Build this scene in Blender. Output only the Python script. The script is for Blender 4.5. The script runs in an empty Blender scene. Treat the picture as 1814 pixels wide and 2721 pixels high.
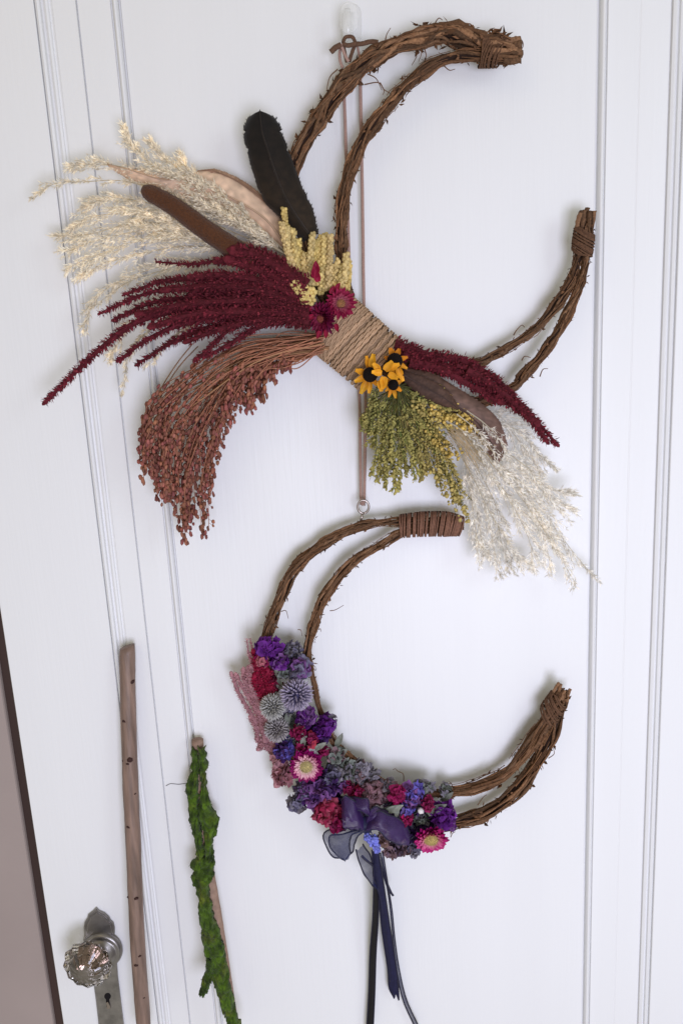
import bpy, bmesh, math, random
from mathutils import Vector, Matrix, noise

# ------------------------------------------------------------------ camera, world, lamps, exposure
scene = bpy.context.scene
col = scene.collection
F_PX, DIST, CAM_Z = 2000.0, 0.80, 1.70          # focal length in photo pixels, metres to the door, height
PITCH = math.atan(F_PX / 9533.0)
ROLL = math.asin(507.0 / 9533.0)
CAM = Vector((0, -DIST, CAM_Z))
_f = Vector((0, math.cos(PITCH), -math.sin(PITCH)))
_x0 = Vector((1, 0, 0)); _d0 = Vector((0, -math.sin(PITCH), -math.cos(PITCH)))
_r = _x0 * math.cos(ROLL) + _d0 * math.sin(ROLL)
_d = _d0 * math.cos(ROLL) - _x0 * math.sin(ROLL)
cam_data = bpy.data.cameras.new("camera"); cam = bpy.data.objects.new("camera", cam_data); col.objects.link(cam)
cam_data.sensor_fit = 'VERTICAL'; cam_data.sensor_height = 36; cam_data.sensor_width = 24
cam_data.lens = 36 * F_PX / 2721.0; cam_data.clip_start = 0.01; cam_data.clip_end = 50
m = Matrix.Identity(4)
for i, a in enumerate((_r, -_d, -_f)):
    for j in range(3): m[j][i] = a[j]
m.translation = CAM
cam.matrix_world = m
scene.camera = cam

world = bpy.data.worlds.new("World"); scene.world = world; world.use_nodes = True
bg = world.node_tree.nodes["Background"]
bg.inputs[0].default_value = (1.0, 0.95, 0.80, 1); bg.inputs[1].default_value = 0.40

def area(name, loc, target, size, power, color):
    l = bpy.data.lights.new(name, 'AREA'); l.shape = 'RECTANGLE'; l.size, l.size_y = size
    l.energy = power; l.color = color
    o = bpy.data.objects.new(name, l); col.objects.link(o); o.location = loc
    o.rotation_euler = (Vector(target) - Vector(loc)).to_track_quat('-Z', 'Y').to_euler()
    return o
area("window_light", (1.35, -1.35, 2.10), (0.15, 0, 1.35), (0.5, 0.8), 4.8, (0.78, 0.89, 1.0))
area("frontal_fill", (0.36, -1.75, 1.22), (0.18, 0, 1.15), (0.8, 0.8), 24.0, (0.755, 0.775, 1.0))  # added frontal fill that hides shadows behind the objects, not a real lamp
area("warm_fill", (-0.75, -1.3, 2.75), (0, 0, 1.6), (0.6, 0.6), 1.1, (1.0, 0.72, 0.25))  # added weak fill to warm the upper left, no actual fixture

vs = scene.view_settings
vs.view_transform = 'Standard'; vs.look = 'None'; vs.exposure = 0.07; vs.gamma = 1.0

# ------------------------------------------------------------------ measuring
# Photo positions were read in a few enlarged views; each view is (origin x, origin y, photo pixels per view pixel).
VIEW = {'S': (0, 0, 1), 'F': (0, 0, 1.157), 'A': (0, 300, .574), 'B': (800, 0, .5102), 'C': (700, 500, .3189),
        'D': (900, 850, .4464), 'E': (580, 1650, .2551), 'G': (750, 1950, .3189), 'H': (650, 1300, .6059),
        'I': (100, 2350, .3827), 'J': (300, 1650, .4556), 'K': (330, 850, .3508), 'L': (850, 2100, .2641),
        'M': (0, 0, .3189), 'N': (1200, 540, .2679), 'U': (860, 0, .1403), 'V': (100, 900, .2551), 'W': (680, 1340, .3699)}
def px(view, x, y):
    o = VIEW[view]; return (o[0] + x * o[2], o[1] + y * o[2])
def P(u, v, h=0.0):                                     # point h metres in front of the door
    d = _r * ((u - 907) / F_PX) + _d * ((v - 1360.5) / F_PX) + _f
    return CAM + d * ((DIST - h) / d.y)
def S(u, v, h=0.0):                                     # metres per photo pixel there
    d = _r * ((u - 907) / F_PX) + _d * ((v - 1360.5) / F_PX) + _f
    return (DIST - h) / d.y / F_PX
def at(view, x, y, h=0.0): return P(*px(view, x, y), h)
def unit(view, x, y, h=0.0): return S(*px(view, x, y), h) * VIEW[view][2]

def catmull(pts, n):
    pts = [Vector(p) for p in pts]
    if len(pts) == 2: return [pts[0].lerp(pts[1], i / (n - 1)) for i in range(n)]
    q = [pts[0] * 2 - pts[1]] + pts + [pts[-1] * 2 - pts[-2]]
    out = []; k = len(pts) - 1
    for i in range(n):
        t = i / (n - 1) * k; s = min(int(t), k - 1); t -= s
        a, b, c, d = q[s:s + 4]
        out.append(0.5 * ((2 * b) + (c - a) * t + (2 * a - 5 * b + 4 * c - d) * t * t + (3 * b - a - 3 * c + d) * t ** 3))
    return out
def path(view, pts, h, n=24):                           # pts (x, y) or (x, y, h)
    w = [at(view, p[0], p[1], p[2] if len(p) > 2 else h) for p in pts]
    return catmull(w, n)
def lerp(a, b, t): return a + (b - a) * t
def lin(c):
    c = c / 255.0
    return c / 12.92 if c <= .04045 else ((c + .055) / 1.055) ** 2.4
def rgb(r, g, b): return (lin(r), lin(g), lin(b))
def rvec(rnd): 
    while True:
        v = Vector((rnd.uniform(-1, 1), rnd.uniform(-1, 1), rnd.uniform(-1, 1)))
        if .05 < v.length < 1: return v.normalized()

# ------------------------------------------------------------------ materials
def mat(name, c, rough=.7, var=.25, scale=400, bump=0.0, trans=0.0, objvar=.0, spec=.25, metal=0.0, sheen=0.0, bscale=None, stretch=None):
    M = bpy.data.materials.new(name); M.use_nodes = True
    nt = M.node_tree; N = nt.nodes; L = nt.links; p = N["Principled BSDF"]; out = N["Material Output"]
    tc = N.new('ShaderNodeTexCoord'); src = tc.outputs['Object']
    if stretch:
        mp = N.new('ShaderNodeMapping'); mp.inputs['Scale'].default_value = stretch; L.new(src, mp.inputs[0]); src = mp.outputs[0]
    oi = N.new('ShaderNodeObjectInfo')
    add = N.new('ShaderNodeVectorMath'); add.operation = 'ADD'; L.new(src, add.inputs[0]); L.new(oi.outputs['Random'], add.inputs[1])
    nz = N.new('ShaderNodeTexNoise'); nz.inputs['Scale'].default_value = scale; nz.inputs['Detail'].default_value = 4
    L.new(add.outputs[0], nz.inputs['Vector'])
    mr = N.new('ShaderNodeMapRange'); mr.inputs[1].default_value = .25; mr.inputs[2].default_value = .75
    mr.inputs[3].default_value = 1 - var; mr.inputs[4].default_value = 1 + var; L.new(nz.outputs[0], mr.inputs[0])
    mo = N.new('ShaderNodeMapRange'); mo.inputs[3].default_value = 1 - objvar; mo.inputs[4].default_value = 1 + objvar
    L.new(oi.outputs['Random'], mo.inputs[0])
    mu = N.new('ShaderNodeMath'); mu.operation = 'MULTIPLY'; L.new(mr.outputs[0], mu.inputs[0]); L.new(mo.outputs[0], mu.inputs[1])
    at_ = N.new('ShaderNodeAttribute'); at_.attribute_name = 'tint'
    v1 = N.new('ShaderNodeVectorMath'); v1.operation = 'SCALE'; v1.inputs[0].default_value = c; L.new(mu.outputs[0], v1.inputs['Scale'])
    v2 = N.new('ShaderNodeVectorMath'); v2.operation = 'MULTIPLY'; L.new(v1.outputs[0], v2.inputs[0]); L.new(at_.outputs['Color'], v2.inputs[1])
    L.new(v2.outputs[0], p.inputs['Base Color'])
    p.inputs['Roughness'].default_value = rough; p.inputs['Specular IOR Level'].default_value = spec
    p.inputs['Metallic'].default_value = metal
    if sheen: p.inputs['Sheen Weight'].default_value = sheen
    if bump:
        b = N.new('ShaderNodeBump'); b.inputs['Strength'].default_value = bump; b.inputs['Distance'].default_value = .002
        n2 = nz
        if bscale:
            n2 = N.new('ShaderNodeTexNoise'); n2.inputs['Scale'].default_value = bscale; n2.inputs['Detail'].default_value = 5
            L.new(add.outputs[0], n2.inputs['Vector'])
        L.new(n2.outputs[0], b.inputs['Height']); L.new(b.outputs[0], p.inputs['Normal'])
    if trans:
        t = N.new('ShaderNodeBsdfTranslucent'); L.new(v2.outputs[0], t.inputs[0])
        mx = N.new('ShaderNodeMixShader'); mx.inputs[0].default_value = trans
        L.new(p.outputs[0], mx.inputs[1]); L.new(t.outputs[0], mx.inputs[2]); L.new(mx.outputs[0], out.inputs[0])
    return M
def mat_glass(name, c, rough=.02, ior=1.47, trans=1.0):
    M = bpy.data.materials.new(name); M.use_nodes = True; p = M.node_tree.nodes["Principled BSDF"]
    p.inputs['Base Color'].default_value = (*c, 1); p.inputs['Transmission Weight'].default_value = trans
    p.inputs['Roughness'].default_value = rough; p.inputs['IOR'].default_value = ior
    return M
def mat_sheer(name, c, opacity):                        # woven organza: threads with gaps between
    M = bpy.data.materials.new(name); M.use_nodes = True; nt = M.node_tree; N = nt.nodes; L = nt.links
    p = N["Principled BSDF"]; p.inputs['Base Color'].default_value = (*c, 1); p.inputs['Roughness'].default_value = .45
    t = N.new('ShaderNodeBsdfTransparent'); mx = N.new('ShaderNodeMixShader')
    tc = N.new('ShaderNodeTexCoord'); nz = N.new('ShaderNodeTexNoise'); nz.inputs['Scale'].default_value = 90
    L.new(tc.outputs['Object'], nz.inputs[0])
    mr = N.new('ShaderNodeMapRange'); mr.inputs[1].default_value = .3; mr.inputs[2].default_value = .7
    mr.inputs[3].default_value = opacity - .12; mr.inputs[4].default_value = opacity + .12; L.new(nz.outputs[0], mr.inputs[0])
    L.new(mr.outputs[0], mx.inputs[0]); L.new(t.outputs[0], mx.inputs[1]); L.new(p.outputs[0], mx.inputs[2])
    L.new(mx.outputs[0], N["Material Output"].inputs[0])
    return M

MT = {}
MT['paint'] = mat("white_paint", (.80, .80, .795), .42, .012, 22, .10, spec=.4, bscale=260, stretch=(1, 1, .06))
MT['wall'] = mat("taupe_wall", rgb(160, 146, 140), .8, .06, 8, .1)
MT['edge_strip'] = mat("dark_brown_strip", rgb(66, 50, 45), .6, .35, 14, .1, stretch=(1, 1, .15))
MT['bark'] = mat("vine_bark", rgb(114, 84, 60), .85, .45, 500, .6, objvar=.2)
MT['shred'] = mat("bark_shreds", rgb(104, 73, 50), .9, .35, 300, .3)
MT['core'] = mat("vine_core", rgb(46, 30, 22), .9, .3, 300, .4)
MT['wire'] = mat("brown_wrap", rgb(122, 86, 68), .7, .35, 500, .3)
MT['wrapdark'] = mat("dark_wrap", rgb(98, 70, 51), .9, .45, 500, .4)
MT['jute'] = mat("jute_twine", rgb(182, 150, 120), .9, .28, 900, .5, objvar=.10)
MT['cord'] = mat("hanging_cord", rgb(165, 134, 122), .85, .2, 900, .3)
MT['bow'] = mat("brown_tie", rgb(96, 70, 54), .8, .3, 500, .3)
MT['pampas'] = mat("cream_plume", rgb(250, 245, 230), .8, .2, 120, trans=.5, objvar=.07)
MT['pampas2'] = mat("pale_plume", rgb(250, 249, 244), .8, .15, 120, trans=.5, objvar=.07)
MT['peach'] = mat("peach_feather", rgb(232, 202, 174), .65, .12, 90, .1, trans=.2)
MT['black'] = mat("black_feather", rgb(28, 22, 17), .75, .4, 120, .1, sheen=.1)
MT['brownf'] = mat("brown_feather", rgb(108, 84, 74), .6, .35, 120, .2)
MT['cattail'] = mat("cattail_brown", rgb(84, 50, 28), .95, .3, 700, .8, sheen=.15)
MT['amar'] = mat("burgundy_amaranth", rgb(98, 30, 40), .9, .4, 250, .2, objvar=.12)
MT['amar2'] = mat("dusty_pink_amaranth", rgb(178, 128, 134), .85, .25, 250, .2, objvar=.08)
MT['yellow'] = mat("straw_yellow", rgb(214, 190, 130), .78, .22, 250, .3, trans=.1, objvar=.1)
MT['broom'] = mat("rust_seed", rgb(140, 90, 74), .75, .35, 200, .2, objvar=.14)
MT['broomstem'] = mat("rust_stem", rgb(150, 112, 84), .8, .25, 200, objvar=.1)
MT['crimson'] = mat("crimson_petal", rgb(150, 22, 58), .55, .25, 200, .1, trans=.15, objvar=.14)
MT['pinkbract'] = mat("strawflower_bract", (1, 1, 1), .5, .1, 200, .1, trans=.15, objvar=.06)
MT['disc'] = mat("cream_disc", rgb(206, 190, 138), .8, .3, 900, .5)
MT['orange'] = mat("orange_petal", rgb(240, 176, 48), .55, .2, 200, .15, trans=.15, objvar=.12)
MT['cone'] = mat("black_cone", rgb(30, 20, 18), .85, .4, 900, .7)
MT['green'] = mat("green_sprig", (1, 1, 1), .75, .25, 200, .2, trans=.15, objvar=.14)
MT['ruffle'] = mat("papery_floret", (1, 1, 1), .65, .3, 220, .2, trans=.2, objvar=.22)
MT['thistle'] = mat("thistle_spine", (1, 1, 1), .7, .15, 200)
MT['stick'] = mat("bare_bark", rgb(126, 103, 90), .5, .42, 190, .4, bscale=300, spec=.45, stretch=(1, 1, .10))
MT['knot'] = mat("dark_knot", rgb(60, 38, 34), .8, .3, 400, .4)
MT['wood'] = mat("pale_wood", rgb(148, 122, 106), .8, .2, 200, .2)
MT['moss'] = mat("green_moss", rgb(66, 90, 17), .9, .5, 260, .9, bscale=600, sheen=.1)
MT['metal'] = mat("pewter_plate", rgb(148, 144, 141), .36, .3, 90, .15, metal=.85, spec=.5)
MT['silver'] = mat("ring_metal", rgb(170, 158, 150), .3, .1, 60, metal=.9, spec=.5)
MT['hole'] = mat("keyhole_dark", rgb(20, 16, 18), .9, .1, 60)
MT['glass'] = mat_glass("knob_glass", (.88, .82, .77), .02, 1.52)
MT['clear'] = mat_sheer("clear_plastic", (.86, .86, .84), .40); MT['clear'].node_tree.nodes["Principled BSDF"].inputs["Roughness"].default_value = .12
MT['foil'] = mat("foil_back", rgb(150, 132, 122), .2, .5, 260, metal=1.0, spec=.5)
MT['organza'] = mat_sheer("navy_organza", rgb(40, 44, 84), .62)
MT['organza2'] = mat_sheer("purple_organza", rgb(58, 34, 86), .80)
MT['hem'] = mat("ribbon_hem", rgb(40, 38, 54), .5, .2, 300)
MT['blackcord'] = mat("black_ribbon", rgb(20, 18, 22), .45, .2, 300, .1)
MT['navy'] = mat("navy_ribbon", rgb(26, 26, 58), .5, .25, 300, .1)
MT['pearl'] = mat("white_bud", rgb(235, 230, 225), .35, .05, 300)
MT['crack'] = mat("paint_crack", rgb(120, 118, 122), .9, .1, 300)

# ------------------------------------------------------------------ mesh builder
ICO_V = []; ICO_F = []
_b = bmesh.new(); bmesh.ops.create_icosphere(_b, subdivisions=1, radius=1)
_b.verts.ensure_lookup_table()
ICO_V = [v.co.copy() for v in _b.verts]; ICO_F = [tuple(v.index for v in f.verts) for f in _b.faces]; _b.free()
OCT_V = [Vector(v) for v in ((1, 0, 0), (-1, 0, 0), (0, 1, 0), (0, -1, 0), (0, 0, 1), (0, 0, -1))]
OCT_F = [(0, 2, 4), (2, 1, 4), (1, 3, 4), (3, 0, 4), (2, 0, 5), (1, 2, 5), (3, 1, 5), (0, 3, 5)]
WHITE = (1, 1, 1)

def frames(pts):
    t = []
    for i in range(len(pts)):
        a = pts[max(i - 1, 0)]; b = pts[min(i + 1, len(pts) - 1)]
        d = b - a
        t.append(d.normalized() if d.length > 1e-9 else Vector((0, 0, 1)))
    n = t[0].cross(Vector((0, 1, 0)))
    if n.length < .1: n = t[0].cross(Vector((1, 0, 0)))
    n.normalize(); out = []
    for k in t:
        n = (n - k * n.dot(k))
        n = n.normalized() if n.length > 1e-6 else k.orthogonal().normalized()
        out.append((k, n, k.cross(n)))
    return out

def world_of(o):
    w = Vector((0, 0, 0))
    while o is not None: w += o.location; o = o.parent
    return w

class MB:
    def __init__(s): s.v = []; s.f = []; s.c = []
    def add(s, vs, fs, c=WHITE):
        b = len(s.v); s.v += vs; s.f += [tuple(i + b for i in f) for f in fs]
        s.c += ([c] * len(vs) if isinstance(c[0], (int, float)) else list(c))
    def tube(s, pts, r, n=6, c=WHITE, jit=0, rnd=random, flat=1.0, cap=True, c1=None):
        fr = frames(pts); b = len(s.v); k = len(pts)
        for i, (p, (t, a, bb)) in enumerate(zip(pts, fr)):
            ri = r if isinstance(r, float) else (r[i] if len(r) == k else lerp(r[0], r[-1], i / (k - 1)))
            cc = c if c1 is None else tuple(lerp(c[q], c1[q], i / (k - 1)) for q in range(3))
            for j in range(n):
                an = 2 * math.pi * j / n; rr = ri * (1 + rnd.uniform(-jit, jit)) if jit else ri
                s.v.append(p + a * (math.cos(an) * rr) + bb * (math.sin(an) * rr * flat)); s.c.append(cc)
        for i in range(k - 1):
            for j in range(n):
                q = (j + 1) % n
                s.f.append((b + i * n + j, b + i * n + q, b + (i + 1) * n + q, b + (i + 1) * n + j))
        if cap and n > 2:
            s.f.append(tuple(b + j for j in reversed(range(n)))); s.f.append(tuple(b + (k - 1) * n + j for j in range(n)))
    def blob(s, p, r, c=WHITE, axis=None, ln=1.0, rnd=None, jit=0.0, oct=False):
        V, Fc = (OCT_V, OCT_F) if oct else (ICO_V, ICO_F)
        if axis is not None:
            z = axis.normalized(); x = z.orthogonal().normalized(); y = z.cross(x)
            vs = [p + x * (v.x * r) + y * (v.y * r) + z * (v.z * r * ln) for v in V]
        else: vs = [p + v * r for v in V]
        if jit: vs = [p + (v - p) * (1 + rnd.uniform(-jit, jit)) for v in vs]
        s.add(vs, Fc, c)
    def leaf(s, p, d, side, L, w, c=WHITE, fold=.25, c1=None):
        nrm = d.cross(side).normalized() * (w * fold); c1 = c1 or c
        s.add([p, p + d * (L * .45) + side * w * .5 + nrm, p + d * L, p + d * (L * .45) - side * w * .5 + nrm, p + d * (L * .5) - nrm * .6],
              [(0, 1, 4), (1, 2, 4), (2, 3, 4), (3, 0, 4)], [c, c, c1, c, c])
    def grid(s, rows, c=WHITE, thick=0.0, cols=None):
        b = len(s.v); m_ = len(rows[0]); k = len(rows)
        for i, r in enumerate(rows):
            for j, p in enumerate(r):
                s.v.append(p); s.c.append(cols[i][j] if cols else c)
        fs = [(b + i * m_ + j, b + i * m_ + j + 1, b + (i + 1) * m_ + j + 1, b + (i + 1) * m_ + j) for i in range(k - 1) for j in range(m_ - 1)]
        s.f += fs
        if thick:
            e = len(s.v)
            for i, r in enumerate(rows):
                for j, p in enumerate(r):
                    s.v.append(p + Vector((0, thick, 0))); s.c.append(cols[i][j] if cols else c)
            o = e - b
            s.f += [tuple(q + o for q in reversed(f)) for f in fs]
            rim = [b + j for j in range(m_)] + [b + i * m_ + m_ - 1 for i in range(1, k)] + [b + (k - 1) * m_ + j for j in range(m_ - 2, -1, -1)] + [b + i * m_ for i in range(k - 2, 0, -1)]
            for q in range(len(rim)):
                a1, a2 = rim[q], rim[(q + 1) % len(rim)]; s.f.append((a2, a1, a1 + o, a2 + o))
    def mesh(s, name, M, smooth=True, origin=Vector((0, 0, 0))):
        me = bpy.data.meshes.new(name)
        me.from_pydata([v - origin for v in s.v], [], s.f)
        a = me.attributes.new('tint', 'FLOAT_COLOR', 'POINT')
        a.data.foreach_set('color', [x for c in s.c for x in (c[0], c[1], c[2], 1.0)])
        if smooth: me.polygons.foreach_set('use_smooth', [True] * len(me.polygons))
        me.materials.append(M); me.update()
        return me
    def build(s, name, M, parent=None, smooth=True, kind=None, label=None):
        cen = Vector((0, 0, 0))
        for v in s.v: cen += v
        cen /= max(len(s.v), 1)
        o = bpy.data.objects.new(name, s.mesh(name, M, smooth, cen)); col.objects.link(o)
        o.location = cen - world_of(parent); o.parent = parent
        if kind: o['kind'] = kind
        if label: o['label'] = label
        return o
def put(name, me, parent, loc, rot=None, scale=1.0):
    o = bpy.data.objects.new(name, me); col.objects.link(o); o.parent = parent
    o.location = Vector(loc) - world_of(parent)
    if rot is not None: o.rotation_mode = 'QUATERNION'; o.rotation_quaternion = rot
    o.scale = (scale,) * 3 if isinstance(scale, (int, float)) else scale
    return o
def thing(name, label, cat, loc):
    o = bpy.data.objects.new(name, None); col.objects.link(o); o.location = loc; o.empty_display_size = .02
    o['label'] = label; o['category'] = cat
    return o
def normals_out(o):
    b = bmesh.new(); b.from_mesh(o.data); bmesh.ops.recalc_face_normals(b, faces=b.faces); b.to_mesh(o.data); b.free()

# ------------------------------------------------------------------ wall and door
def X(u, v=0): return P(u, v).x
Z0, Z1 = 0.0, 2.14
def extrude(name, prof, M, parent, z0=Z0, z1=Z1, back=.03, kind=None):   # prof: (x, y) left to right, y<0 towards the room
    b = MB(); k = len(prof)
    vs = [Vector((x, y, z)) for z in (z0, z1) for x, y in prof]
    fs = [(i, i + 1, k + i + 1, k + i) for i in range(k - 1)]
    n = len(vs)
    vs += [Vector((prof[0][0], back, z0)), Vector((prof[-1][0], back, z0)), Vector((prof[0][0], back, z1)), Vector((prof[-1][0], back, z1))]
    fs += [(n, 0, k, n + 2), (k - 1, n + 1, n + 3, 2 * k - 1), (n + 1, n, n + 2, n + 3),
           tuple([n] + [n + 1] + [i for i in range(k - 1, -1, -1)]), tuple([n + 3, n + 2] + [k + i for i in range(k)])]
    b.add(vs, fs)
    o = b.build(name, M, parent, smooth=False)
    if kind: o['kind'] = kind
    return o
door = thing("white_door", "tall white painted panel door with moulded edges and a glass knob", "door", (0, 0, 0))
xl_edge = P(7, 1650).x
xi, xg, xo = X(308), X(202), X(90)                     # left: inner bead, joint, outer moulding
xi2, xg2, xo2 = X(1586), X(1702), X(1784)
mm = .001
def bead(x0, x1, h0, h1, n=7):
    return [(lerp(x0, x1, i / (n - 1)), -lerp(h0, h1, math.sin(math.pi * i / (n - 1)))) for i in range(n)]
extrude("raised_panel", [(xi + 4.5 * mm, 1 * mm), (xi + 4.7 * mm, -.2 * mm), (xi + 5.4 * mm, 0), (xi2 - .8 * mm, 0), (xi2 - .1 * mm, -.2 * mm), (xi2, 1 * mm)], MT['paint'], door)
def bead_piece(xa, xb, flip):
    pr = [(xa, 3.5 * mm)] + bead(xa + .1 * mm, xb - .1 * mm, -.8 * mm, 2.6 * mm) + [(xb, 3.5 * mm)]
    extrude("bead_moulding", pr, MT['paint'], door)
def backing(xa, xb, d):
    extrude("groove_backing", [(xa, d), (xb, d)], MT['paint'], door)
# left inner bead between panel margin and raised panel
bead_piece(xi - 4.0 * mm, xi + 1.6 * mm, 0); backing(xi + 1.6 * mm, xi + 4.5 * mm, 5 * mm); backing(xi - 5.6 * mm, xi - 4.0 * mm, 3.2 * mm)
bead_piece(xi2 + 3.4 * mm, xi2 + 9.0 * mm, 1); backing(xi2, xi2 + 3.4 * mm, 5 * mm); backing(xi2 + 9.0 * mm, xi2 + 10.7 * mm, 3.2 * mm)
la, lb = xi - 5.6 * mm, xg + .75 * mm
extrude("margin_board", [(lb, 1.2 * mm), (lb + .3 * mm, .4 * mm), (la - .4 * mm, .4 * mm), (la, 1.2 * mm)], MT['paint'], door)
backing(xg - .75 * mm, xg + .75 * mm, 4.0 * mm)
lc = xo + 16.5 * mm
extrude("margin_board", [(lc, 1.2 * mm), (lc + .4 * mm, .4 * mm), (xg - 1.1 * mm, .4 * mm), (xg - .75 * mm, 1.2 * mm)], MT['paint'], door)
ra, rb = xi2 + 10.7 * mm, xg2 - .3 * mm
extrude("margin_board", [(ra, 1.2 * mm), (ra + .4 * mm, .4 * mm), (rb - .9 * mm, .4 * mm), (rb, .9 * mm)], MT['paint'], door)
rc = xo2 - .3 * mm
extrude("margin_board", [(rb, 1.0 * mm), (rb + 1.5 * mm, .45 * mm), (rc - .4 * mm, .4 * mm), (rc, 1.2 * mm)], MT['paint'], door)
def moulding(x0, sgn):                                   # x0 at the thin line beside the stile (left) / margin (right)
    w = sgn
    pr = [(0, 2.2), (1.1, 2.2), (1.4, -1.6), (3.4, -2.9), (5.4, -1.4), (6.0, 2.4), (8.8, 3.0), (9.3, -.4), (11.0, -1.4), (12.8, -.3), (13.2, 2.2), (14.6, 2.2)]
    pr = [(x0 + w * a * mm, b * mm) for a, b in pr]
    return pr if w > 0 else pr[::-1]
extrude("panel_moulding", moulding(xo, 1) + [(lc, 1.6 * mm)], MT['paint'], door)
rm = moulding(xo2 - .3 * mm, 1)
extrude("panel_moulding", rm, MT['paint'], door)
extrude("stile", [(xl_edge, -.5 * mm), (xl_edge + 1.2 * mm, -2.2 * mm), (xo - .6 * mm, -2.2 * mm), (xo, -1.6 * mm)], MT['paint'], door)
xe = rm[-1][0]
extrude("stile", [(xe, -1.6 * mm), (xe + .6 * mm, -2.2 * mm), (xe + .115, -2.2 * mm), (xe + .116, -.5 * mm)], MT['paint'], door)
# dark brown strip and wall beyond the door's latch edge
extrude("dark_edge_strip", [(xl_edge - 13.5 * mm, 8 * mm), (xl_edge - 1.2 * mm, 8 * mm)], MT['edge_strip'], None, z1=2.3, back=.05, kind='structure')
extrude("wall", [(xl_edge - 1.2, 2 * mm), (xl_edge - 14.5 * mm, 2 * mm), (xl_edge - 13.7 * mm, 4 * mm)], MT['wall'], None, z1=2.3, back=.06, kind='structure')
# hairline crack in the paint
rnd = random.Random(3)
b = MB(); b.tube(path('J', [(310, 962), (335, 950), (360, 951), (385, 953), (425, 948)], .0002, 16), .00035, 4); b.build("paint_crack", MT['crack'], door)

# lock plate, rose and knob
def slab(name, view, outline, h0, h1, M, parent, bev=.0012):
    n = len(outline); b = MB()
    cx = sum(p[0] for p in outline) / n; cy = sum(p[1] for p in outline) / n
    u = unit(view, cx, cy)
    lo = [at(view, *p, h0) for p in outline]; mid = [at(view, *p, h1 - bev) for p in outline]
    c = at(view, cx, cy, h1); top = []
    for i, p in enumerate(outline):
        q = at(view, *p, h1); a = at(view, *outline[i - 1], h1); z = at(view, *outline[(i + 1) % n], h1)
        t = (z - a).normalized(); nn = t.cross(Vector((0, 1, 0)))
        if nn.dot(c - q) < 0: nn = -nn
        top.append(q + nn * bev)
    b.add(lo + mid + top, [(i, (i + 1) % n, n + (i + 1) % n, n + i) for i in range(n)] + [(n + i, n + (i + 1) % n, 2 * n + (i + 1) % n, 2 * n + i) for i in range(n)] + [tuple(2 * n + i for i in range(n))])
    o = b.build(name, M, parent, smooth=False); normals_out(o); return o
plate_out = [(410, 160), (430, 182), (470, 200), (500, 228), (512, 252), (530, 268), (538, 300), (538, 335), (530, 372), (545, 420), (553, 540), (560, 640), (575, 760), (590, 880), (606, 1010),
             (430, 1030), (420, 930), (405, 800), (390, 690), (345, 520), (318, 385), (326, 340), (322, 300), (328, 262), (346, 236), (352, 212), (385, 186)]
plate = slab("lock_plate", 'I', plate_out, .0022, .0062, MT['metal'], door, .0016)
inner = [(lerp(430, x, .80), lerp(310, y, .80)) for x, y in plate_out[:9] + plate_out[-7:]]
slab("raised_border", 'I', inner, .0060, .0074, MT['metal'], plate, .001)
def lathe(name, c, axis, prof, n, M, parent, smooth=True, lobes=0, amp=0.0, twist=0.0, up=Vector((0, 0, 1))):
    x = axis.cross(up).normalized(); y = axis.cross(x).normalized(); b = MB()
    for i, (r, hh) in enumerate(prof):
        for j in range(n):
            a = 2 * math.pi * (j + twist * i) / n
            rr = r * (1 + (amp * math.cos(lobes * a) if lobes else 0))
            b.v.append(c + axis * hh + x * (math.cos(a) * rr) + y * (math.sin(a) * rr)); b.c.append(WHITE)
    k = len(prof)
    for i in range(k - 1):
        for j in range(n):
            q = (j + 1) % n; b.f.append((i * n + j, i * n + q, (i + 1) * n + q, (i + 1) * n + j))
    b.f.append(tuple(range(n))); b.f.append(tuple((k - 1) * n + j for j in range(n)))
    o = b.build(name, M, parent, smooth=smooth); normals_out(o); return o
out = Vector((0, -1, 0))
uk = unit('I', 447, 450)
rose_c = at('I', 452, 452, .006)
lathe("rose_plate", rose_c, out, [(140 * uk, 0), (140 * uk, .002), (132 * uk, .005), (118 * uk, .0062), (108 * uk, .0052), (98 * uk, .007), (80 * uk, .010), (50 * uk, .013), (40 * uk, .013)], 40, MT['metal'], plate)
kc = at('I', 352, 552, .040)
lathe("knob_shank", at('I', 400, 500, .014), (kc - at('I', 400, 500, .014)).normalized(), [(.008, 0), (.0075, .008), (.011, .014), (.016, .018), (.016, .021)], 24, MT['metal'], plate)
kr = 168 * unit('I', 352, 552, .04)
kax = Vector((-.10, -1, .02)).normalized()
knob = lathe("glass_knob", kc, kax, [(kr * .55, -.010), (kr * .86, -.006), (kr, .000), (kr * .97, .004), (kr * .86, .008), (kr * .74, .0105), (kr * .70, .0095), (kr * .50, .0135), (kr * .28, .016), (kr * .1, .0170)], 48, MT['glass'], door, smooth=False, lobes=12, amp=.05)
lathe("foil_backing", kc + kax * -.009, kax, [(kr * .5, -.0005), (kr * .5, .0008), (kr * .35, .0040), (kr * .2, .002), (kr * .08, .006)], 12, MT['foil'], knob, smooth=False)
b = MB(); kh = at('I', 487, 778, .0066); r = 22 * uk
ko = [(487 + 23 * math.cos(a), 778 + 23 * math.sin(a)) for a in [math.radians(q) for q in range(120, 421, 20)]] + [(505, 850), (478, 850)]
slab("keyhole", 'I', ko, .0058, .0067, MT['hole'], plate, .0003)
slab("key_cover", 'I', [(476, 822), (490, 815), (506, 845), (508, 862), (484, 866)], .0062, .0080, MT['silver'], plate, .0006)

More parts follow.
